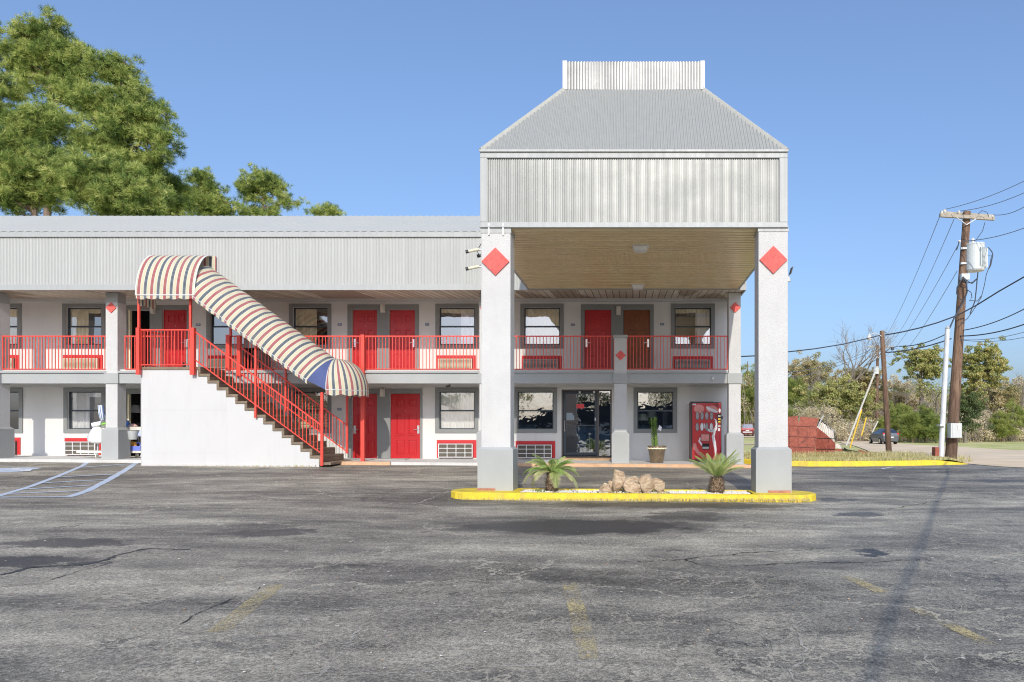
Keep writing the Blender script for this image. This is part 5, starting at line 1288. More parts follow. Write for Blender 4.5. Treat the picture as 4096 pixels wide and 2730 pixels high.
# ironing cover, green hanger, parcel
sm_ = MB(); sm_.tube([(sx(402, 21.95), 21.95, sz(1622, 21.95)), (sx(407, 21.95), 21.95, sz(1655, 21.95)), (sx(414, 21.95), 21.95, sz(1683, 21.95))], [.07, .085, .08], 12)
M['stripes_blue'] = None
def bst():
    m, t = new_mat('blue_striped_cover'); b = NB(t); gm = b.n('ShaderNodeNewGeometry'); sp = b.n('ShaderNodeSeparateXYZ'); b.l(gm.outputs['Position'], sp.inputs[0])
    fr = b.math('FRACT', b.math('DIVIDE', b.math('ADD', sp.outputs[0], b.math('MULTIPLY', sp.outputs[2], .18)), .045)); c = b.mix(b.math('LESS_THAN', fr, .45), (.75, .78, .80), (.16, .22, .42)); b.out(b.bsdf(c, .85).outputs[0]); return m
M['stripes_blue'] = bst()
tag(sm_.build('rolled_cover', 'stripes_blue', smooth=True), 'rolled blue and white striped cover standing on the cart beside the column', 'rolled cover')
m = MB(); m.tube([(sx(385, 21.9), 21.9, sz(1707, 21.9)), (sx(405, 21.9), 21.88, sz(1699, 21.9)), (sx(424, 21.9), 21.9, sz(1694, 21.9))], [.02, .035, .03], 8); tag(m.build('green_brush', simple('lime_plastic', (.25, .60, .06), .5)), 'lime green plastic brush handle on the cart above the white bag', 'brush')
m = MB(); m.hexa([(sx(376, 21.9), 21.8, sz(1709, 21.9)), (sx(410, 21.9), 21.8, sz(1702, 21.9)), (sx(410, 21.9), 22, sz(1702, 21.9)), (sx(376, 21.9), 22, sz(1709, 21.9))], [(sx(372, 21.9), 21.8, sz(1693, 21.9)), (sx(412, 21.9), 21.8, sz(1685, 21.9)), (sx(412, 21.9), 22, sz(1685, 21.9)), (sx(372, 21.9), 22, sz(1693, 21.9))]); tag(m.build('folded_linen', 'white_plastic', bevel=.02), 'folded white linen lying above the laundry bag', 'linen')
yb3 = yk-.34
m = MB(); m.lathe([(.11, 0), (.155, .26), (.165, .27), (.15, .27), (.105, .02)], (sx(531, yb3), yb3, sz(1759, yb3)), 22, cap=True); tag(m.build('bucket', 'gray_metal', smooth=False), 'grey metal bucket hanging under the cart top shelf', 'bucket')
cd_ = thing('cleaning_caddy', (sx(545, yk), yk-.1, kz+.22), 'periwinkle blue cleaning caddy on the cart bottom shelf', 'caddy'); M['caddy'] = simple('periwinkle_plastic', (.18, .24, .75), .4)
ax_, bx_ = sx(520, yk-.1), sx(572, yk-.1); m = MB(); m.box(ax_, bx_, yk-.24, yk+.05, kz+.221, kz+.36); m.build('tray', 'caddy', cd_, bevel=.015)
m = MB(); m.tube([((ax_+bx_)/2+.05+.07*math.cos(a), yk-.1, kz+.36+.12*math.sin(a)) for a in [math.pi*i/10 for i in range(11)]], .018, 6); m.build('handle', 'caddy', cd_)
m = MB(); m.lathe([(.05, 0), (.05, .09), (.02, .13), (.02, .16)], (ax_+.07, yk-.1, kz+.361), 12); m.lathe([(.045, 0), (.045, .1), (.02, .13)], (ax_+.17, yk-.12, kz+.361), 12); tag(m.build('spray_bottles', simple('orange_plastic', (.75, .35, .06), .5)), 'orange and yellow bottles standing in the blue caddy', 'bottle')
m = MB(); m.lathe([(.06, 0), (.065, .1), (.03, .16), (.03, .2)], (sx(511, yk), yk, sz(1708, yk)), 12); tag(m.build('spray_bottle', simple('blue_bottle_plastic', (.10, .25, .60), .35)), 'translucent blue bottle on the cart top at the column edge', 'bottle')
bag(sx(532, yk), yk, sz(1696, yk), sz(1708, yk), .10, 'crumpled pink cloth on the cart top shelf', 'cleaning_cloth', simple('pink_cloth', (.65, .40, .36), .9), 5, 'cloth')
bag(sx(563, yb3), yb3, sz(1722, yb3), sz(1747, yb3), .06, 'small pale blue cloth bag hanging beside the bucket', 'cloth_bag', simple('pale_blue_cloth', (.45, .52, .75), .9), 6)
ns_ = thing('nightstand', (sx(537, 23.9), 23.9, 0), 'dark nightstand under the lamp in the ground floor room', 'nightstand'); MB().box(sx(537, 23.9)-.25, sx(537, 23.9)+.3, 23.7, 24.15, .02, sz(1652, 23.9)-.351).build('cabinet', 'room', ns_)
# hand truck and dark cabinet on the upper level
hy = 20.9; hd_ = thing('hand_truck', (sx(751, hy), hy, ZL), 'old hand truck with bent dark handle standing on the stair landing', 'hand truck')
m = MB(); m.tube([(sx(748, hy), hy, ZL+.02), (sx(748, hy), hy, sz(1370, hy)), (sx(750, hy), hy, sz(1360, hy)), (sx(755, hy), hy, sz(1358, hy)), (sx(757, hy), hy+.1, sz(1364, hy)), (sx(757, hy), hy+.1, ZL+.05)], .022, 8); m.build('frame', 'gray_plastic', hd_)
m = MB(); m.tube([(sx(750, hy)-.09, hy, ZL+.10), (sx(750, hy)-.03, hy, ZL+.10)], .10, 14); m.build('wheel', 'black', hd_)
cy_ = 22.6; cb = thing('storage_locker', (sx(1010, cy_), cy_, 2.7), 'dark open locker with grey brown side behind the stair railing', 'locker')
a, b = sx(968, cy_), sx(1046, cy_); zt_ = sz(1392, cy_); m = MB(); m.box(a, a+.04, cy_, cy_+.5, 2.701, zt_); m.box(b-.25, b, cy_, cy_+.5, 2.701, zt_-.08); m.build('side_panel', simple('locker_side', (.20, .16, .14), .6), cb)
m = MB(); m.box(a+.04, b-.25, cy_+.3, cy_+.5, 2.701, zt_-.03); m.build('back_panel', 'black', cb); m = MB(); m.box(a, b-.2, cy_+.001, cy_+.5, zt_-.03, zt_); m.build('top_panel', 'black', cb)
m = MB(); m.box(b-.13, b-.06, cy_-.012, cy_-.001, 2.78, zt_-.35); m.build('vent_slot', 'black', cb)
# flat grey mat at the door
m = MB(); m.box(wx(1532), wx(1650), 22.4, 22.95, walk_z(-7.5)+.001, walk_z(-7.5)+.02); tag(m.build('door_mat', 'gray_plastic'), 'thin grey mat on the walkway before the fully lit red door', 'mat')

# ================================================================== collapsed red structure on the verge
rs = thing('red_panel_shed', (7.0, 26.3, -.2), 'battered rust red panel structure with peeling white ribbed sheet on the verge', 'ruined sign base')
yr = 26.0
def Q(s, t, y=yr): return P(s, t, y)
pl = [(3125, 1832), (3258, 1832), (3266, 1752), (3266, 1722), (3268, 1700), (3276, 1674), (3240, 1671), (3201, 1667), (3199, 1684), (3194, 1695), (3191, 1668), (3192, 1664), (3150, 1669), (3125, 1669)]
m = MB(); m.prism([(sx(s, yr), sz(t, yr)) for s, t in pl][::1], yr, yr+.04); fp = m.build('front_panel', 'scale', rs)
m = MB()
for t0, t1 in ((1704, 1709), (1747, 1751), (1788, 1793)): m.add([(sx(3125, yr), yr-.004, sz(t0-2, yr)), (sx(3264, yr), yr-.004, sz(t1-1, yr)), (sx(3264, yr), yr-.004, sz(t1+.6, yr)), (sx(3125, yr), yr-.004, sz(t0-.4, yr))], [(0, 1, 2, 3)])
for s_ in (3158, 3192, 3228): m.box(sx(s_, yr)-.004, sx(s_, yr)+.004, yr-.006, yr-.001, sz(1828, yr), sz(1708, yr))
m.build('panel_seam', 'black', fp)
ya, yb5 = yr, yr+.75
def W2(s, t, q): return P(s, t, lerp(ya, yb5, q))
pts = [W2(3260, 1832, 0), W2(3338, 1829, 1), W2(3341, 1773, 1), W2(3300, 1735, .5), W2(3268, 1710, .05)]
m = MB(); bk = [p+Vector((.02, .05, 0)) for p in pts]; n = len(pts); m.add(pts+bk, [tuple(range(n))]+[tuple(range(n, 2*n))[::-1]]+[(k, k+n, (k+1) % n+n, (k+1) % n) for k in range(n)]); sp_ = m.build('side_panel', 'scale', rs)
m = MB()
for t in (1753, 1796): m.add([W2(3264, t, 0)+Vector((0, -.006, 0)), W2(3341, t+.5, 1)+Vector((-.004, -.006, 0)), W2(3341, t+3, 1)+Vector((-.004, -.006, 0)), W2(3264, t+2, 0)+Vector((0, -.006, 0))], [(0, 1, 2, 3)])
for q, t in ((.33, 1752), (.66, 1758)): a, b = W2(lerp(3262, 3339, q), 1830, q), W2(lerp(3262, 3339, q), t, q); m.add([a+Vector((-.004, -.008, 0)), a+Vector((.004, -.008, 0)), b+Vector((.004, -.008, 0)), b+Vector((-.004, -.008, 0))], [(0, 1, 2, 3)])
m.build('panel_seam', 'black', sp_)
def ribsheet(p0, p1, v0, v1, k, name, par, mat='white_rib', seed=1):
    rg = random.Random(seed); rows = [[], []]
    for i in range(k*3+1):
        q = i/(k*3); up = Vector(v0).lerp(Vector(v1), q)*(1+rg.uniform(-.12, .06)); base = Vector(p0).lerp(Vector(p1), q)+Vector((0, -.03 if i % 3 == 1 else 0, 0)); rows[0].append(base); rows[1].append(base+up)
    m = MB(); m.grid(rows); return m.build(name, mat, par)
ribsheet(W2(3267, 1714, 0)+Vector((0, .06, 0)), W2(3341, 1775, 1)+Vector((0, .06, 0)), (.20, .2, .26), (.03, .25, .50), 9, 'ribbed_sheet', rs, seed=2)
ribsheet(W2(3341, 1772, 1)+Vector((0, .1, -.18)), W2(3372, 1796, 1.2)+Vector((0, .15, -.02)), (.0, .1, .2), (0, .1, .14), 4, 'ribbed_sheet', rs, seed=4)
m = MB(); m.quad(W2(3338, 1796, 1), W2(3372, 1797, 1.1), W2(3372, 1808, 1.1), W2(3338, 1806, 1)); m.build('low_panel', 'scale', rs)
m = MB(); m.tube([P(3264, 1725, 26.1), P(3278, 1692, 26.15), P(3294, 1663, 26.2)], .02, 6); m.tube([P(3276, 1690, 26.4), P(3310, 1706, 26.6), P(3338, 1722, 26.9), P(3340, 1735, 26.95)], .012, 5); m.build('broken_strut', 'gray_metal', rs)
m = MB(); m.grid([[P(3278, 1675, 26.65), P(3294, 1690, 26.8), P(3338, 1722, 27.3)], [P(3266, 1712, 26.7), P(3276, 1720, 26.85), P(3340, 1760, 27.35)]]); m.build('inner_lining', 'black', rs)
yg = 26.6
m = MB(); rows = []
for s_, t_ in ((3376, 1791), (3392, 1799), (3430, 1805), (3480, 1808), (3545, 1813)): p = P(s_, t_, yg); rows.append([p, p+Vector((0, .02, -.06 if s_ < 3440 else -.15)), p+Vector((0, .3, -.10 if s_ < 3440 else -.16)), p+Vector((0, .32, -.02))])
m.grid(rows); tag(m.build('fallen_gutter', 'dark'), 'long black trough lying in the grass behind the small red scrap', 'gutter')
m = MB(); m.grid([[P(3432, 1799, 26.3), P(3450, 1803, 26.3), P(3470, 1807, 26.35), P(3486, 1818, 26.4)], [P(3438, 1812, 26.1), P(3452, 1811, 26.1), P(3470, 1814, 26.1), P(3487, 1824, 26.1)], [P(3444, 1822, 26), P(3460, 1820, 26), P(3472, 1824, 26), P(3486, 1828, 26)]]); tag(m.build('red_scrap', 'scale'), 'curled scrap of rust red panel lying in the grass', 'scrap panel')
m = MB(); m.box(sx(3741, 26.2), sx(3757, 26.2), 26.2, 26.5, g(11.2, 26.2)+.0, sz(1790, 26.2)); tag(m.build('red_utility_box', 'scale', bevel=.01), 'small rust red box on the ground at the foot of the white conduit', 'utility box')

# ================================================================== utility poles and wires
def pole(pts, r0, r1, name, lab, cat='utility pole', mat='pole_wood', parent=None, group=None):
    t = thing(name, pts[0], lab, cat, group); pts = [Vector(p) for p in pts]; n = 10
    pp = [pts[0].lerp(pts[-1], i/n) for i in range(n+1)]; m = MB(); m.tube(pp, [lerp(r0, r1, i/n) for i in range(n+1)], 14); m.build('pole', mat, t); return t
ZB = 27.0
big = pole([P(3803, 1842, ZB), P(3868, 848, ZB)], .215, .135, 'utility_pole', 'tall leaning wooden utility pole carrying the grey transformer and crossarm')
m = MB(); a, b = P(3759, 862, ZB-.2), P(3977, 876, ZB-.2); m.tube([a, b], .085, 4); a, b = P(3762, 853, ZB+.2), P(3974, 868, ZB+.2); m.tube([a, b], .085, 4); m.build('crossarm', 'crossarm', big)
m = MB(); m.tube([P(3828, 872, ZB-.3), P(3866, 900, ZB-.2)], .02, 4); m.tube([P(3905, 876, ZB-.3), P(3866, 900, ZB-.2)], .02, 4); m.build('brace', 'gray_metal', big)
for s_, t_ in ((3779, 843), (3836, 849), (3969, 864), (3767, 850), (3958, 866)):
    p = P(s_, t_, ZB-.0); m = MB(); m.lathe([(.02, -.1), (.05, -.05), (.06, -.02), (.04, 0), (.055, .03), (.03, .05)], p, 10); m.build('insulator', 'lamp_white', big)
p = P(3838, 967, ZB-.2); m = MB(); m.lathe([(.03, -.05), (.06, 0), (.03, .05)], p, 10); m.build('insulator', 'lamp_white', big)
tp = P(3900, 0, ZB-.15); tx_, r_ = tp.x, .33
tz0, tz1 = sz(1089, ZB), sz(981, ZB); tf = MB(); tf.lathe([(r_*.92, 0), (r_, .05), (r_, tz1-tz0-.06), (r_*1.04, tz1-tz0-.05), (r_*1.0, tz1-tz0), (.1, tz1-tz0+.04)], (tx_, ZB-.15, tz0), 28)
tn = tf.build('transformer', 'trans', big, smooth=False)
m = MB()
for i in range(7): a = R(-125+i*14+40); x, y = tx_+r_*math.cos(a), ZB-.15+r_*math.sin(a); x2, y2 = tx_+(r_+.09)*math.cos(a), ZB-.15+(r_+.09)*math.sin(a); m.hexa([(x-.008, y, tz0+.12), (x+.008, y, tz0+.12), (x2+.008, y2, tz0+.12), (x2-.008, y2, tz0+.12)], [(x-.008, y, tz1-.2), (x+.008, y, tz1-.2), (x2+.008, y2, tz1-.2), (x2-.008, y2, tz1-.2)])
m.build('cooling_fin', 'trans', tn)
m = MB(); m.lathe([(.07, 0), (.05, .08), (.075, .1), (.05, .16), (.03, .2)], (tx_-.08, ZB-.15, tz1+.02), 10); m.build('bushing', 'lamp_white', tn)
m = MB(); m.box(tx_-r_-.2, tx_-r_+.03, ZB-.2, ZB-.1, tz0+.25, tz0+.32); m.box(tx_-r_-.2, tx_-r_+.03, ZB-.2, ZB-.1, tz1-.2, tz1-.13); m.build('mounting_bracket', 'gray_metal', big)
m = MB(); c = P(3700+7, 1012, ZB)
def loop(pts, r=.014, y=ZB-.35): return MB().tube([P(s_, t_, y) for s_, t_ in pts], r, 6)
for k, (pts, r_2) in enumerate([([(3936, 997), (3955, 992), (3968, 1008), (3971, 1022), (3963, 1062), (3956, 1075)], .02), ([(3940, 1010), (3952, 1025), (3966, 1022), (3960, 1060), (3945, 1100), (3938, 1140), (3925, 1190), (3905, 1225), (3870, 1275), (3842, 1296)], .014),
    ([(3912, 1090), (3908, 1125), (3905, 1160), (3900, 1205), (3880, 1255)], .02), ([(3856, 1108), (3850, 1120), (3862, 1134), (3890, 1130), (3908, 1115)], .018), ([(3856, 1112), (3870, 1125), (3888, 1136), (3905, 1120)], .018),
    ([(3850, 1108), (3866, 1130), (3868, 1170), (3856, 1205), (3838, 1235), (3818, 1270), (3800, 1310), (3791, 1320)], .03), ([(3846, 1120), (3828, 1150), (3826, 1175), (3838, 1195), (3856, 1205)], .02), ([(3868, 1160), (3884, 1170), (3888, 1190), (3878, 1203), (3910, 1205), (3925, 1185)], .016),
    ([(3940, 890), (3930, 925), (3905, 960), (3897, 965)], .012), ([(3912, 858), (3928, 843), (3948, 850), (3955, 868)], .012), ([(3836, 968), (3832, 985), (3826, 1002)], .02)]):
    loop(pts, r_2, ZB-.3-.02*k).build('cable_loop', 'wire', big)
m = MB(); m.box(sx(3844, ZB)-.12, sx(3858, ZB)+.05, ZB-.32, ZB-.15, sz(1126, ZB), sz(1102, ZB)); m.build('clamp', 'gray_metal', big)
# meter box
mb_ = thing('meter_box', P(3819, 1753, 26.7), 'grey metal electric meter box strapped to the big leaning pole', 'meter box')
m = MB(); m.box(sx(3796, 26.6), sx(3841, 26.6), 26.45, 26.75, sz(1753, 26.6), sz(1694, 26.6)); m.build('housing', 'gray_metal', mb_, bevel=.012)
m = MB(); m.box(sx(3803, 26.6), sx(3838, 26.6), 26.438, 26.449, sz(1750, 26.6), sz(1698, 26.6)); m.build('cover', 'gray_metal', mb_)
m = MB(); m.box(sx(3822, 26.6), sx(3832, 26.6), 26.42, 26.437, sz(1720, 26.6), sz(1700, 26.6)); m.build('latch', 'lamp_white', mb_)
cp = pole([P(3763, 1836, 26.4), P(3790, 1318, 26.4)], .10, .085, 'conduit_pole', 'slim white painted conduit pole beside the big leaning pole', 'conduit', mat=simple('chalky_white_paint', (.62, .64, .66), .6, var=.12, vs=3))
m = MB(); m.lathe([(.06, 0), (.09, .05), (.03, .12)], P(3790, 1318, 26.4), 10); m.build('weather_head', 'gray_metal', cp); m = MB(); m.box(sx(3756, 26.3), sx(3776, 26.3), 26.2, 26.5, sz(1706, 26.3), sz(1698, 26.3)); m.build('strap', 'gray_metal', cp)
ZS = 28.0
sp2 = pole([P(3557, 1836, ZS), P(3527.5, 1324, ZS)], .115, .08, 'street_light_pole', 'thin dark leaning wooden pole with a curved arm and lamp, in front of the hatchback', 'lamp post')
m = MB(); m.tube([P(3526, 1346, ZS-.1), P(3512, 1338, ZS-.1), P(3496, 1334, ZS-.1), P(3478, 1340, ZS-.1)], .018, 6); m.build('lamp_arm', 'gray_metal', sp2)
m = MB(); m.lathe([(.06, 0), (.085, .03), (.09, .08), (.07, .14), (.045, .16), (.045, .22), (.02, .24)], P(3477, 1361, ZS-.1), 14); m.build('lamp_head', 'lamp_white', sp2)
m = MB(); m.tube([P(3533, 1326, ZS), P(3545, 1332, ZS), P(3544, 1340, ZS), P(3536, 1341, ZS)], .014, 5); m.tube([P(3541, 1410, ZS), P(3562, 1392, ZS), P(3582, 1388, ZS), P(3592, 1386, ZS)], .014, 5); m.box(*[sx(3563, ZS), sx(3573, ZS), ZS-.1, ZS, sz(1402, ZS), sz(1390, ZS)]); m.build('cable_loop', 'wire', sp2)
ZT3 = 100
far = pole([P(3506, 1728, ZT3), P(3511, 1382, ZT3)], .26, .18, 'utility_pole', 'distant straight wooden pole with crossarm behind the street light pole')
m = MB(); m.tube([P(3472, 1388, ZT3), P(3578, 1390, ZT3)], .12, 4); m.build('crossarm', 'crossarm', far)
m = MB(); m.lathe([(.4, 0), (.4, 1.0)], P(3504, 1497, ZT3-.5), 10); m.build('transformer', 'trans', far)
m = MB(); m.tube([P(3496, 1430, ZT3-.3), P(3520, 1432, ZT3-.3)], .15, 4); m.build('bracket', 'gray_metal', far)
ZGW = 60
for s0, t0, s1, t1, r_, mt, lab, nm in [(3502, 1484, 3385, 1784, .075, 'pale_guy', 'long pale guard over the guy wire leaning beside the yellow one', 'guy_wire_guard'), (3447, 1639, 3400, 1792, .06, 'guy_y', 'longer yellow guy wire guard nearest the red structure', 'guy_wire_guard'), (3465, 1671, 3446, 1743, .055, 'guy_y', 'shorter yellow guy wire guard standing in the brush', 'guy_wire_guard'), (3512, 1685, 3489, 1730, .055, 'pale_guy', 'short pale guy guard behind the hatchback roof', 'guy_wire_guard')]:
    m = MB(); m.tube([P(s1, t1, ZGW), P(s0, t0, ZGW)], r_, 6); tag(m.build(nm, mt), lab, 'guy wire')
def wire(a, b, sag, r, lab, mat='wire', name='power_line', n=24, pts=None):
    if pts is None:
        a, b = Vector(a), Vector(b); pts = [a.lerp(b, i/n)-Vector((0, 0, sag*4*(i/n)*(1-i/n))) for i in range(n+1)]
    tag(MB().tube(pts, r, 5).build(name, mat), lab, 'wire')
def ext(s0, t0, Z0, s1, t1, Z1, k=1.6):
    a, b = P(s0, t0, Z0), P(s1, t1, Z1); return a, a+(b-a)*k
for (s0, t0, s1, t1, r_, lab, mt) in [(3780, 838, 4096, 697, .012, 'topmost wire running off the outer end of the crossarm', 'wire_l'), (3839, 845, 4096, 744, .012, 'second wire from the middle insulator of the crossarm', 'wire_l'), (3969, 860, 4096, 800.5, .012, 'third wire from the inner end insulator of the crossarm', 'wire_l'), (3838, 966, 4096, 885, .014, 'wire running past the transformer top from the side insulator', 'wire_l'),
        (3852, 1322, 4096, 1209, .018, 'dark cable below the cable bundle, the upper of the lower cables', 'wire'), (3839, 1345, 4096, 1270, .022, 'thick dark cable meeting the pole above the thin pair', 'wire'), (3841, 1359, 4096, 1301, .010, 'upper of the thin pair of wires low on the big pole', 'wire_l'), (3840, 1360, 4096, 1322, .010, 'lower of the thin pair of wires low on the big pole', 'wire_l')]:
    a, b = ext(s0, t0, ZB-.15, s1, t1, 24.0); wire(a, b, .25, r_, lab, mt)
for (s0, t0, s1, t1, lab) in [(3757.7, 869, 3490, 1386, 'long wire sloping away from the outer crossarm end'), (3816, 878, 3528, 1386, 'long wire sloping away from the middle of the crossarm'), (3838, 970, 3505, 1430, 'long wire sloping away from the side insulator'), (3829, 1084, 3512, 1470, 'faint long wire sloping away from halfway up the big pole')]:
    wire(P(s0, t0, ZB), P(s1, t1, ZT3-.3), 1.4, .012, lab, 'wire_l', n=30)
pts = [P(4500, 1000, 22.2), P(4300, 1040, 23), P(4096, 1109, 24.2), P(3998, 1165, 25.2), P(3908, 1221, 26.2), P(3832, 1262, 26.6), P(3750, 1292, 26.9), P(3678, 1313, 27.2), P(3600, 1331, 27.6), P(3541, 1341, 28)]
wire(0, 0, 0, .026, 'thick twisted black cable sweeping past the big pole to the street light pole', pts=pts)
pts = [P(3524, 1341, 28), P(3466, 1356, 27), P(3370, 1378, 26), P(3260, 1396, 25), P(3155, 1408, 24), P(3080, 1417, 23.4), P(3017, 1424.5, 23), P(2966, 1427, 22.3)]
wire(0, 0, 0, .02, 'service cable from the street light pole to the motel corner', pts=pts)
wire(P(3783, 1338, 26.4), P(3595, 1386, 28), .12, .018, 'cable from the white conduit head to the loops on the street light pole')
wire(P(3806, 1355, ZB), P(3541, 1411, 28), .1, .024, 'lowest dark cable between the big pole and the street light pole')
wire(P(3500, 1393, ZT3), P(3100, 1493, 110), .8, .03, 'distant faint wire leaving the far pole toward the trees', 'wire_l'); wire(P(3500, 1400, ZT3), P(3060, 1520, 110), 1.0, .03, 'second distant faint wire below it over the trees', 'wire_l')
wire(P(3578, 1392, ZT3), P(4200, 1560, 120), .8, .025, 'distant faint wire crossing the oak crowns toward the photo edge', 'wire_l')
# heavy cable bundle overhead whose shadow runs over the lot
tt = 10.6
def above(x, y): return Vector((x, y, g(x, y)))+to_sun*tt
sh = [above(x, y) for x, y in ((.9, 2.9), (1.37, 4.24), (1.95, 5.6), (2.7, 7.2), (3.7, 9.3), (4.85, 11.8), (6.0, 14.3), (7.2, 16.8), (8.2, 18.9), (9.6, 22.2))]
tag(MB().tube([sh[0]+(sh[0]-sh[1])*3]+sh+[sh[-1]+(sh[-1]-sh[-2])*1.0], [.02]+[lerp(.030, .026, i/9) for i in range(10)]+[.03], 8).build('cable_bundle', 'wire'), 'heavy overhead cable bundle whose long shadow crosses the lot', 'cable')

# ================================================================== vehicles
def car(x, y, rz, kind, lab, paint):
    z = g(x, y)+.02; t = thing('parked_car' if kind == 'hatch' else 'sport_utility_vehicle', (0, 0, 0), lab, 'car')
    if kind == 'hatch':
        st = [(0, .32, .50, .58, .45, .60), (.12, .22, .74, .70, .62, .74), (.9, .2, .84, .88, .72, .93), (1.2, .2, .845, .93, .68, 1.0), (1.95, .19, .85, .97, .60, 1.42), (2.5, .19, .85, .99, .59, 1.52), (3.3, .19, .85, 1.03, .57, 1.50), (3.75, .2, .84, 1.06, .56, 1.44), (4.02, .28, .81, 1.05, .66, 1.09), (4.12, .33, .76, .80, .62, .82)]; gl = (3, 8); wr, wxs, L_ = .31, (.75, 3.35), 4.12
    else:
        st = [(0, .45, .6, .8, .5, .85), (.12, .3, .88, .95, .75, 1.0), (1.1, .28, .94, 1.08, .8, 1.12), (1.35, .28, .95, 1.1, .78, 1.15), (1.95, .28, .95, 1.12, .72, 1.72), (2.6, .28, .95, 1.13, .72, 1.82), (4.0, .28, .95, 1.15, .72, 1.84), (4.75, .28, .94, 1.16, .72, 1.80), (4.95, .3, .93, 1.15, .82, 1.2), (5.02, .42, .9, .9, .8, .95)]; gl = (3, 8); wr, wxs, L_ = .38, (.95, 3.95), 5.02
    rows = []
    for (sx_, zb, w, zbelt, wr_, zr) in st:
        zm = (zb+zbelt)/2; half = [(0, zb), (w*.9, zb), (w, zm), (w*.975, zbelt), (wr_, zr-.04*(zr > zbelt+.1)), (wr_*.8, zr), (0, zr+.01)]
        ring = half+[(-a, b) for a, b in half[-2:0:-1]]; rows.append([(a, sx_-L_/2, b) for a, b in ring])
    n = len(rows[0]); body, glas = MB(), MB(); V = [p for r_ in rows for p in r_]
    body.v = V[:]; glas.v = [(a*1.004, b, c) for a, b, c in V]
    for i in range(len(rows)-1):
        for k in range(n):
            f_ = (i*n+k, i*n+(k+1) % n, (i+1)*n+(k+1) % n, (i+1)*n+k)
            side = k in (3, n-4) and gl[0] <= i < gl[1]; top_ = k in (4, 5, n-6, n-5) and i in (gl[0], gl[1]-1)
            (glas if (side or top_) else body).f.append(f_)
    body.f += [tuple(range(n))[::-1], tuple(range((len(rows)-1)*n, len(rows)*n))]
    MT = Matrix.Translation((x, y, z)) @ Matrix.Rotation(rz, 4, 'Z')
    def put(mb, name, mat, par=t, sm_=False):
        mb.v = [tuple(MT @ Vector(v)) for v in mb.v]; return mb.build(name, mat, par, smooth=sm_)
    t.location = (x, y, z); WL[t.name] = Vector((x, y, z))
    bd = put(body, 'body', paint, sm_=False); put(glas, 'window', 'glass_car', bd)
    m = MB(); m.box(-.5, .5, -L_/2+1.1, L_/2-.5, .35, .9); put(m, 'interior', 'black', bd)
    for sgn in (-1, 1):
        for wy in wxs:
            X = sgn*(st[3][2]-.1); m = MB(); m.tube([(X-.1, wy-L_/2, wr), (X+.11*1, wy-L_/2, wr)], wr, 20); w = put(m, 'wheel', 'black')
            m = MB(); o_x = X+.111*1 if sgn > 0 else X-.101; m.tube([(o_x, wy-L_/2, wr), (o_x+.01*sgn, wy-L_/2, wr)], wr*.62, 16); put(m, 'rim', 'chrome', w)
        m = MB(); yy = L_/2; X = sgn*(st[-2][2]-.1)
        if kind == 'hatch': m.box(X-.09, X+.07, yy-.24, yy-.06, .78, 1.12)
        else: m.box(X-.08, X+.06, yy-.2, yy-.0, .85, 1.15)
        put(m, 'tail_light', 'tail')
        m = MB(); m.box(sgn*(st[3][2]+.02), sgn*(st[3][2]+.16), -L_/2+1.35, -L_/2+1.45, st[3][3], st[3][3]+.13); put(m, 'mirror', paint)
    m = MB(); m.box(-.26, .26, L_/2-.0, L_/2+.02, .62 if kind == 'hatch' else .75, .74 if kind == 'hatch' else .87); put(m, 'number_plate', 'lamp_white')
    m = MB(); m.box(-.7, .7, L_/2-.06, L_/2+.06, .30 if kind == 'hatch' else .45, .55 if kind == 'hatch' else .68); put(m, 'bumper', paint if kind == 'hatch' else 'chrome')
    return t
M['tail'] = simple('tail_lamp_red', (.65, .02, .03), .3)
M['car_grey'] = simple('metallic_grey_paint', (.14, .155, .17), .25, metal=.6, var=.03)
M['car_maroon'] = simple('maroon_paint', (.20, .03, .04), .3, metal=.2, var=.03)
car(sx(3532, 73), 73, R(182), 'hatch', 'grey hatchback seen from behind on the pale road', 'car_grey')
car(sx(2990, 114), 114, R(171), 'suv', 'maroon sport utility vehicle seen from behind in the gap between the columns', 'car_maroon')
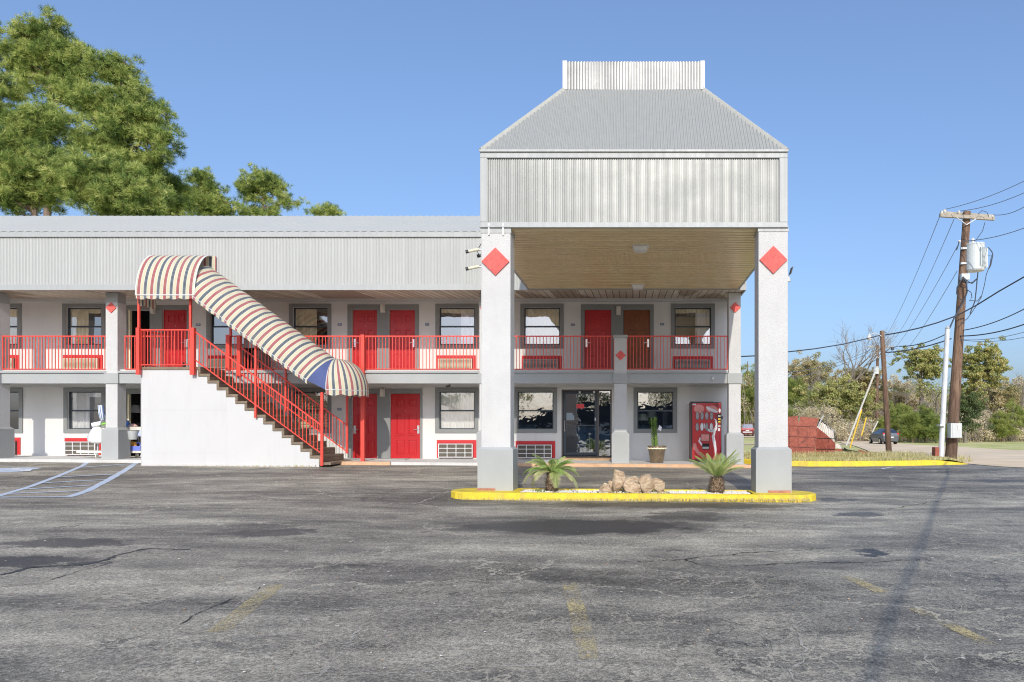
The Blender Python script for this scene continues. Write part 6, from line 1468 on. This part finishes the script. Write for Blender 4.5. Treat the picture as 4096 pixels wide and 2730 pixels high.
# ================================================================== trees
def leaf_clumps(rg, clumps, per, size, kind, flat=.8):
    """clumps: (centre, radius). returns verts, faces, tone for leaf-sized faces through each clump's volume"""
    V, Fc, T = [], [], []; base = 0; cs = np.array([c for c, r in clumps]); rs_ = np.array([r for c, r in clumps])
    N = np.maximum(8, (per*(rs_/rs_.mean())**2).astype(int)); idx = np.repeat(np.arange(len(cs)), N); n = len(idx)
    d = rg.normal(size=(n, 3)); d /= np.linalg.norm(d, axis=1)[:, None]; rad = rg.random(n)**.45; c = cs[idx]+d*(rs_[idx]*rad)[:, None]*np.array([1, 1, flat])
    tone = np.clip(rg.normal(.5, .14, len(cs))[idx]+rg.normal(0, .24, n), 0, 1)
    if kind == 'needle':                                 # a tuft: K thin blades fanning from a point
        K = 13; ax = d*.9+np.array([0, 0, .5])+rg.normal(0, .25, (n, 3)); ax /= np.linalg.norm(ax, axis=1)[:, None]
        dirs = ax[:, None, :]+rg.normal(0, .62, (n, K, 3)); dirs /= np.linalg.norm(dirs, axis=2)[..., None]
        sd = np.cross(dirs, rg.normal(size=(n, K, 3))); sd /= np.linalg.norm(sd, axis=2)[..., None]
        L_ = size*rg.uniform(.7, 1.2, (n, K, 1)); w = size*.052; p = c[:, None, :]+np.zeros((n, K, 3))
        vs = np.stack([p-sd*w*.6, p+sd*w*.6, p+dirs*L_+sd*w*.35, p+dirs*L_-sd*w*.35], axis=2).reshape(-1, 3); T = np.repeat(tone, K*4); nf = n*K
    else:
        u = rg.normal(size=(n, 3)); u /= np.linalg.norm(u, axis=1)[:, None]; v = np.cross(u, rg.normal(size=(n, 3))); v /= np.linalg.norm(v, axis=1)[:, None]
        s_ = size*rg.uniform(.6, 1.3, (n, 1)); vs = np.stack([c-u*s_, c+v*s_*.55, c+u*s_, c-v*s_*.55], axis=1).reshape(-1, 3); T = np.repeat(tone, 4); nf = n
    return vs, nf, T
def fast_mesh(name, vs, nf, mat, tone, parent):
    me = bpy.data.meshes.new(name); c = (vs.min(0)+vs.max(0))/2; c[2] = vs[:, 2].min(); v = (vs-c).astype(np.float32)
    me.vertices.add(len(v)); me.vertices.foreach_set('co', v.ravel()); me.loops.add(nf*4); me.loops.foreach_set('vertex_index', np.arange(nf*4, dtype=np.int32))
    me.polygons.add(nf); me.polygons.foreach_set('loop_start', np.arange(nf, dtype=np.int32)*4); me.update(calc_edges=True); me.validate()
    me.materials.append(M[mat]); at = me.attributes.new('tone', 'FLOAT', 'POINT'); at.data.foreach_set('value', tone.astype(np.float32))
    o = bpy.data.objects.new(name, me); col.objects.link(o); o.location = Vector(c); WL[o.name] = Vector(c)
    if parent: o.parent = parent; o.matrix_parent_inverse = Matrix.Translation(-WL[parent.name])
    return o
def tree(name, lab, cat, x, y, ell, tr, mat, per, size, kind, seed, nclump=60, crad=.9, group=None, trunk_top=None, bark='bark', bend=0, flat=.7, shell=.35, thin=1, nlimb=None, cr=None):
    """ell: crown envelope as ellipsoids (cx, cy, cz, rx, ry, rz) in metres; limbs leave the trunk, leaf clumps sit along their outer part"""
    rg = np.random.default_rng(seed); z0 = g(x, y)-.2; t = thing(name, (x, y, z0), lab, cat, group)
    vol = np.array([e[3]*e[4]*e[5] for e in ell])**.75; vol /= vol.sum()
    top = trunk_top or max(e[2]+e[5]*.75 for e in ell); ct = Vector((np.average([e[0] for e in ell], weights=vol), np.average([e[1] for e in ell], weights=vol), top))
    n = 12; path = [Vector((lerp(x, ct.x, (i/n)**1.4)+bend*math.sin(i*1.3), lerp(y, ct.y, (i/n)**1.4), lerp(z0, top, i/n))) for i in range(n+1)]
    m = MB(); m.tube(path, [lerp(tr, tr*.2, i/n) for i in range(n+1)], 8)
    nl = nlimb or max(8, nclump//11); k = max(2, int(round(nclump/nl))); cl = []
    for i in range(nl):
        e = ell[i % len(ell)] if i < len(ell) else ell[rg.choice(len(ell), p=vol)]; d = rg.normal(size=3); d /= np.linalg.norm(d); d[2] = d[2]*.9+.12; end = np.array(e[:3])+d*rg.uniform(shell+.3, 1.02)*np.array(e[3:])
        ev = Vector(end); reach = math.hypot(ev.x-ct.x, ev.y-ct.y); hz = ev.z-reach*rg.uniform(.15, .55); q = min(max((hz-z0)/(top-z0), .2), .97)*n; a_ = path[int(q)].lerp(path[min(n, int(q)+1)], q % 1)
        mid = a_.lerp(ev, .5)+Vector((rg.normal(0, .05), rg.normal(0, .05), .10))*(ev-a_).length; pts = [a_.lerp(mid, f_).lerp(mid.lerp(ev, f_), f_) for f_ in (0, .25, .5, .75, 1)]
        r0 = min(tr*.35, .012*(ev-a_).length+.02); m.tube(pts, [r0, r0*.8, r0*.6, r0*.4, r0*.2], 5, cap=False)
        for j in range(k):
            f_ = rg.uniform(.35, 1.0)**.8 if j else 1.0; p = pts[min(3, int(f_*4))].lerp(pts[min(4, int(f_*4)+1)], f_*4 % 1) if f_ < 1 else ev
            off = rg.normal(0, crad*.95, 3)*np.array([1, 1, .6]); c = np.array(p)+off*(0 if j == 0 else 1); r_ = (cr or crad)*rg.uniform(.6, 1.2); cl.append((c, r_))
            if rg.random() < .6: m.tube([p, Vector(c)], [r0*.25, .008], 3, cap=False)
    vs, nf, T = leaf_clumps(rg, cl, per, size, kind, flat); fast_mesh('crown', vs, nf, mat, T, t)
    m.build('trunk', bark, t); return t
def E(s, t, Z, rs_, rt, depth=.9):
    p = P(s, t, Z); k = Z/F; return (p.x, p.y, p.z, rs_*k, rs_*k*depth, rt*k)
# tall pines behind the left part of the motel
G1 = 'tall pines behind the motel roof'
tree('pine_tree', 'tallest pine at the photo left edge with open upper limbs', 'pine tree', sx(175, 46), 46, [E(90, 150, 46, 95, 60), E(200, 130, 46, 90, 55), E(60, 240, 46, 90, 40), E(240, 240, 46, 110, 60), E(150, 330, 46, 70, 50), E(320, 260, 46, 90, 80), E(330, 380, 46, 80, 60)], .38, 'pine', 12, .27, 'needle', 11, 700, .50, G1, cr=.27, bark='bark', shell=.15)
tree('pine_tree', 'broad dense pine whose crown bulges over the roof toward the photo centre', 'pine tree', sx(455, 44), 44, [E(430, 290, 44, 80, 60), E(520, 380, 44, 90, 60), E(590, 460, 44, 90, 60), E(640, 560, 44, 80, 60), E(500, 520, 44, 100, 60), E(380, 440, 44, 90, 80), E(560, 650, 44, 110, 45), E(420, 610, 44, 90, 60), E(640, 640, 44, 70, 40), E(330, 560, 44, 70, 50)], .36, 'pine', 12, .27, 'needle', 12, 1050, .50, G1, cr=.27, shell=.1)
tree('pine_tree', 'shaded pine cut by the photo edge under the tallest pine', 'pine tree', sx(-30, 50), 50, [E(-20, 380, 50, 110, 110), E(20, 470, 50, 80, 60)], .32, 'pine', 12, .27, 'needle', 13, 288, .50, G1, cr=.27)
tree('pine_tree', 'pale sunlit pine in front low at the photo left edge', 'pine tree', sx(150, 38), 38, [E(90, 640, 38, 170, 120), E(200, 530, 38, 110, 90), E(60, 760, 38, 180, 100), E(250, 720, 38, 130, 110)], .30, 'pine', 12, .27, 'needle', 14, 900, .50, G1, cr=.27, shell=.1)
tree('pine_tree', 'sunlit lower pine beside the bulging crown just above the roof', 'pine tree', sx(380, 37.5), 37.5, [E(380, 740, 37.5, 150, 110), E(470, 800, 37.5, 130, 70), E(560, 790, 37.5, 110, 70)], .28, 'pine', 12, .27, 'needle', 15, 760, .50, G1, cr=.27, shell=.1)
tree('pine_tree', 'pine with a long drooping side limb beyond the bulging crown', 'pine tree', sx(640, 47), 47, [E(600, 740, 47, 80, 40), E(690, 750, 47, 50, 22), E(640, 830, 47, 90, 35), E(720, 825, 47, 50, 30)], .25, 'pine', 12, .27, 'needle', 16, 420, .50, G1, cr=.27)
tree('pine_tree', 'first small round pine beyond the roof ridge', 'pine tree', sx(780, 60), 60, [E(815, 735, 60, 52, 35), E(760, 775, 60, 45, 35), E(850, 800, 60, 60, 30), E(790, 835, 60, 80, 25), E(890, 830, 60, 60, 24)], .28, 'pine', 12, .27, 'needle', 17, 420, .50, G1, cr=.27)
tree('pine_tree', 'second small pine with a rounded head and open lower limbs', 'pine tree', sx(1055, 62), 62, [E(1060, 725, 62, 55, 42), E(1010, 760, 62, 45, 35), E(1100, 765, 62, 45, 35), E(1150, 812, 62, 40, 14), E(960, 780, 62, 25, 30), E(1030, 850, 62, 90, 14)], .26, 'pine', 12, .27, 'needle', 18, 340, .50, G1, cr=.27)
tree('pine_tree', 'smallest pine tip showing over the roof nearest the canopy', 'pine tree', sx(1310, 75), 75, [E(1312, 832, 75, 26, 14), E(1262, 852, 75, 14, 8), E(1340, 850, 75, 20, 10)], .22, 'pine', 12, .27, 'needle', 19, 90, .50, G1, cr=.27)
# wooded edge of the field at the right
G2 = 'trees along the field edge'
tree('pine_tree', 'green pine seen in the gap between the two white columns', 'pine tree', sx(2985, 124), 124, [E(2985, 1480, 124, 40, 45), E(2990, 1580, 124, 45, 70), E(3010, 1560, 124, 40, 90), E(2970, 1670, 124, 40, 60)], .35, 'pine_far', 22, .42, 'needle', 21, 260, 1.5, G2, cr=.55)
tree('pine_tree', 'young green pine rising beside the tall column', 'pine tree', sx(3175, 105), 105, [E(3185, 1530, 105, 28, 40), E(3170, 1590, 105, 40, 50)], .3, 'pine_far', 20, .4, 'needle', 22, 110, 1.0, G2, cr=.5)
tree('autumn_tree', 'hazy tan and orange tree beside the tall column', 'tree', sx(3200, 125), 125, [E(3180, 1460, 125, 70, 45), E(3230, 1510, 125, 80, 60), E(3300, 1500, 125, 60, 50)], .3, 'autumn', 65, 0.145, 'leaf', 23, 288, 1.40, G2, cr=0.69, bark='twig', thin=1)
tree('autumn_tree', 'large brown and olive tree spreading behind the red structure', 'tree', sx(3350, 95), 95, [E(3280, 1600, 95, 90, 70), E(3370, 1560, 95, 80, 55), E(3440, 1610, 95, 70, 80), E(3330, 1680, 95, 110, 50)], .35, 'oak', 65, 0.132, 'leaf', 24, 396, 1.16, G2, cr=0.58, bark='bark_g')
tree('autumn_tree', 'russet leaved tree under the bare branching tree', 'tree', sx(3440, 108), 108, [E(3420, 1520, 108, 70, 45), E(3490, 1560, 108, 60, 60), E(3500, 1650, 108, 60, 60)], .32, 'autumn', 65, 0.145, 'leaf', 25, 288, 1.24, G2, cr=0.61, bark='twig')
tree('autumn_tree', 'tan tree between the far pole and the green oak', 'tree', sx(3590, 112), 112, [E(3580, 1560, 112, 60, 50), E(3620, 1630, 112, 70, 60)], .3, 'brush', 60, 0.145, 'leaf', 26, 216, 1.31, G2, cr=0.65, bark='twig')
tree('oak_tree', 'green gold oak with a flat spreading crown left of the white conduit', 'oak tree', sx(3690, 100), 100, [E(3650, 1440, 100, 90, 35), E(3700, 1425, 100, 70, 35), E(3600, 1440, 100, 40, 20), E(3680, 1490, 100, 80, 35), E(3740, 1480, 100, 45, 35), E(3690, 1560, 100, 50, 40)], .45, 'oak', 51, 0.132, 'leaf', 27, 324, 0.89, G2, cr=0.44, bark='bark_g', shell=.2)
tree('oak_tree', 'largest gold green oak right of the big leaning pole', 'oak tree', sx(3890, 98), 98, [E(3880, 1420, 98, 70, 45), E(3960, 1420, 98, 60, 35), E(4010, 1460, 98, 45, 25), E(3900, 1490, 98, 80, 40), E(3970, 1500, 98, 60, 30), E(3890, 1560, 98, 60, 45)], .5, 'oak', 54, 0.132, 'leaf', 28, 376, 0.93, G2, cr=0.46, bark='bark_g', shell=.2)
tree('evergreen_tree', 'small dark evergreen between the big pole and the field', 'tree', sx(3860, 80), 80, [E(3862, 1640, 80, 42, 50), E(3880, 1690, 80, 45, 40)], .2, 'bush_dark', 60, .10, 'leaf', 29, 150, .8, G2, cr=.5, bark='bark_g')
tree('autumn_tree', 'orange brown tree low behind the right hand oak', 'tree', sx(3960, 118), 118, [E(3960, 1590, 118, 90, 50), E(4030, 1620, 118, 60, 40)], .3, 'autumn', 65, 0.158, 'leaf', 30, 216, 1.40, G2, cr=0.69, bark='twig')
tree('autumn_tree', 'distant grey green tree at the photo right edge', 'tree', sx(4090, 150), 150, [E(4080, 1580, 150, 60, 35), E(4120, 1570, 150, 60, 40), E(4010, 1600, 150, 50, 30)], .35, 'brush', 65, 0.198, 'leaf', 31, 216, 1.70, G2, cr=0.84, bark='twig')
for i, (s, t, rt, Z, lab) in enumerate([(3562, 1690, 45, 84, 'young bright green pine just right of the hatchback pole'), (3605, 1670, 55, 88, 'slender young pine beside the tan tree'), (3700, 1690, 50, 82, 'young pine under the flat crowned oak'), (3650, 1710, 35, 80, 'small bushy pine in front of the brush'), (3745, 1710, 30, 78, 'small bright pine next to the white conduit'),
        (4055, 1660, 60, 88, 'pointed young pine near the photo right edge'), (4010, 1700, 35, 84, 'low young pine beside the pointed one'), (3160, 1690, 40, 92, 'young pine showing over the red structure')]):
    tree('young_pine', lab, 'pine tree', sx(s, Z), Z, [E(s, t-rt*.5, Z, rt*.28, rt*.6), E(s, t+rt*.2, Z, rt*.6, rt*.5), E(s, t+rt*.6, Z, rt*.8, rt*.35)], .12, 'pine_far', 14, .34, 'needle', 50+i, 110, .5, 'young pines in front of the wood', cr=.3)
# leafless tree
def bare(x, y, h, spread, lab, seed, tr=.3, depth_=6):
    rg = random.Random(seed); t = thing('bare_tree', (x, y, g(x, y)), lab, 'tree', G2); m = MB(); tips = MB()
    def br(p, d, L_, r, k):
        q = p+d*L_; mid = p.lerp(q, .5)+Vector([rg.uniform(-1, 1) for _ in range(3)])*L_*.06; (m if k < 4 else tips).tube([p, mid, q], [r, r*.85, r*.68], 5 if k < 4 else 3, cap=False)
        if k >= depth_: return
        for _ in range(3 if k in (1, 3, 4) else 2):
            a = Vector([rg.uniform(-1, 1) for _ in range(3)])*spread; nd = (d+a+Vector((0, 0, .12))).normalized(); br(q if rg.random() < .75 else mid, nd, L_*rg.uniform(.62, .86), r*.62, k+1)
    br(Vector((x, y, g(x, y)-.2)), Vector((.02, 0, 1)), h*.27, tr, 0); m.build('trunk', 'bark_g', t); tips.build('crown', 'twig', t)
bare(sx(3368, 100), 100, 17.5, .62, 'leafless grey tree with fine twigs rising against the sky', 5, .32, 7)
bare(sx(3200, 118), 118, 13, .6, 'smaller leafless tree beside the tall column', 8, .22, 6)
bare(sx(3750, 90), 90, 10, .55, 'bare pale branching tree behind the white conduit', 12, .14, 6); bare(sx(3600, 94), 94, 9, .5, 'thin bare tree near the far pole', 15, .12, 6)
bare(sx(4080, 110), 110, 11, .55, 'bare tree at the photo right edge', 19, .18, 6)
# brush and the wood behind, one mass
rg = np.random.default_rng(77); cl = []; stems = MB()
for i in range(900):
    s_ = rg.uniform(2880, 4400); Z = rg.uniform(126, 134) if s_ < 3130 else rg.uniform(84, 100); x = sx(s_, Z); hh = rg.uniform(0, 1.0)*(1.0+.5*math.sin(x*.35)+.3*math.sin(x*.9))*2.4; cl.append((np.array([x, Z, g(x, Z)+hh]), rg.uniform(.4, 1.1)))
    for k in range(3):
        p = Vector((x+rg.normal(0, .6), Z+rg.normal(0, .6), g(x, Z)-.1)); stems.tube([p, p+Vector((rg.normal(0, .25), 0, hh*.6+.5)), p+Vector((rg.normal(0, .7), 0, hh*1.1+1.1))], [.03, .02, .008], 3, cap=False)
vs, nf, T = leaf_clumps(rg, cl, 110, .10, 'leaf', .8); tag(fast_mesh('dry_brush', vs, nf, 'brush', T, None), 'tangled tan brush and briars along the field edge', 'brush', kind='stuff')
tag(stems.build('brush_stems', 'twig'), 'bare grey stems standing in the brush along the field edge', 'brush', kind='stuff')
cl = []; stems = MB()
for i in range(700):
    Z = rg.uniform(118, 150); s_ = rg.uniform(2800, 4500); x = sx(s_, Z); hh = pw(s_, [(2900, 9.5), (3200, 9), (3500, 7.5), (3700, 7), (4100, 5.5)])*rg.uniform(.0, 1)**.8; cl.append((np.array([x, Z, -.5+hh]), rg.uniform(.7, 1.8)))
    for k in range(3):
        p = Vector((x+rg.normal(0, 1), Z-rg.uniform(0, 2), -.6)); stems.tube([p, p+Vector((rg.normal(0, .3), 0, hh*.55+1)), p+Vector((rg.normal(0, 1.0), 0, hh+1.6))], [.07, .045, .012], 3, cap=False)
vs, nf, T = leaf_clumps(rg, cl, 150, .15, 'leaf', .8); tag(fast_mesh('far_wood', vs, nf, 'autumn', T, None), 'far hazy mixed wood closing off the field', 'wood', kind='stuff')
tag(stems.build('wood_stems', 'twig'), 'bare pale trunks and limbs standing in the far mixed wood', 'wood', kind='stuff')
cl = []
for i in range(170):
    Z = rg.uniform(150, 190); s_ = rg.uniform(2800, 4700); x = sx(s_, Z); cl.append((np.array([x, Z, g(x, Z)+rg.uniform(0, 6)]), rg.uniform(2, 4)))
vs, nf, T = leaf_clumps(rg, cl, 160, .3, 'leaf', .8); tag(fast_mesh('distant_wood', vs, nf, 'pine_far', T, None), 'distant green wood on the rise beyond the field', 'wood', kind='stuff')
# what the windows mirror: trees and a house across the street, behind the viewpoint
for i, (x, y, h, mt) in enumerate([(-14, -30, 8, 'oak'), (-6, -34, 9, 'bush_dark'), (3, -31, 8.5, 'oak'), (9, -35, 9, 'bush_dark'), (-24, -36, 9, 'oak'), (18, -33, 8, 'oak')]):
    z = g(x, y); tree('street_tree', ['spreading tree across the street mirrored in the office window', 'dark tree across the street mirrored in the office door', 'tree across the street mirrored in the side light', 'dark evergreen across the street behind the viewpoint', 'tree at the far end of the street behind the viewpoint', 'tree opposite the right end of the lot'][i], 'tree', x, y, [(x, y, z+h*.7, h*.42, h*.42, h*.28), (x+1, y, z+h*.55, h*.4, h*.35, h*.2)], .22, mt, 60, .16, 'leaf', 80+i, 34, 1.1, 'trees across the street', bark='bark_g')

hs = thing('house', (1, -28, 0), 'low house with dark shingle roof across the street, mirrored in the office glass', 'house')
z = g(0, -28); m = MB(); m.box(-13, 15, -33, -27, z, z+1.9); m.build('wall', simple('dusky_siding', (.16, .19, .22), .8), hs)
m = MB(); m.prism([(-13.6, z+1.8), (15.6, z+1.8), (9.5, z+3.7), (-6.5, z+3.7)], -33.6, -26.4); m.build('roof', simple('dark_shingle', (.05, .05, .055), .9), hs)
for x in (-9, -3, 4, 10): m = MB(); m.box(x-.6, x+.6, -26.98, -26.95, z+.7, z+1.6); m.build('window', 'lamp_white', hs)
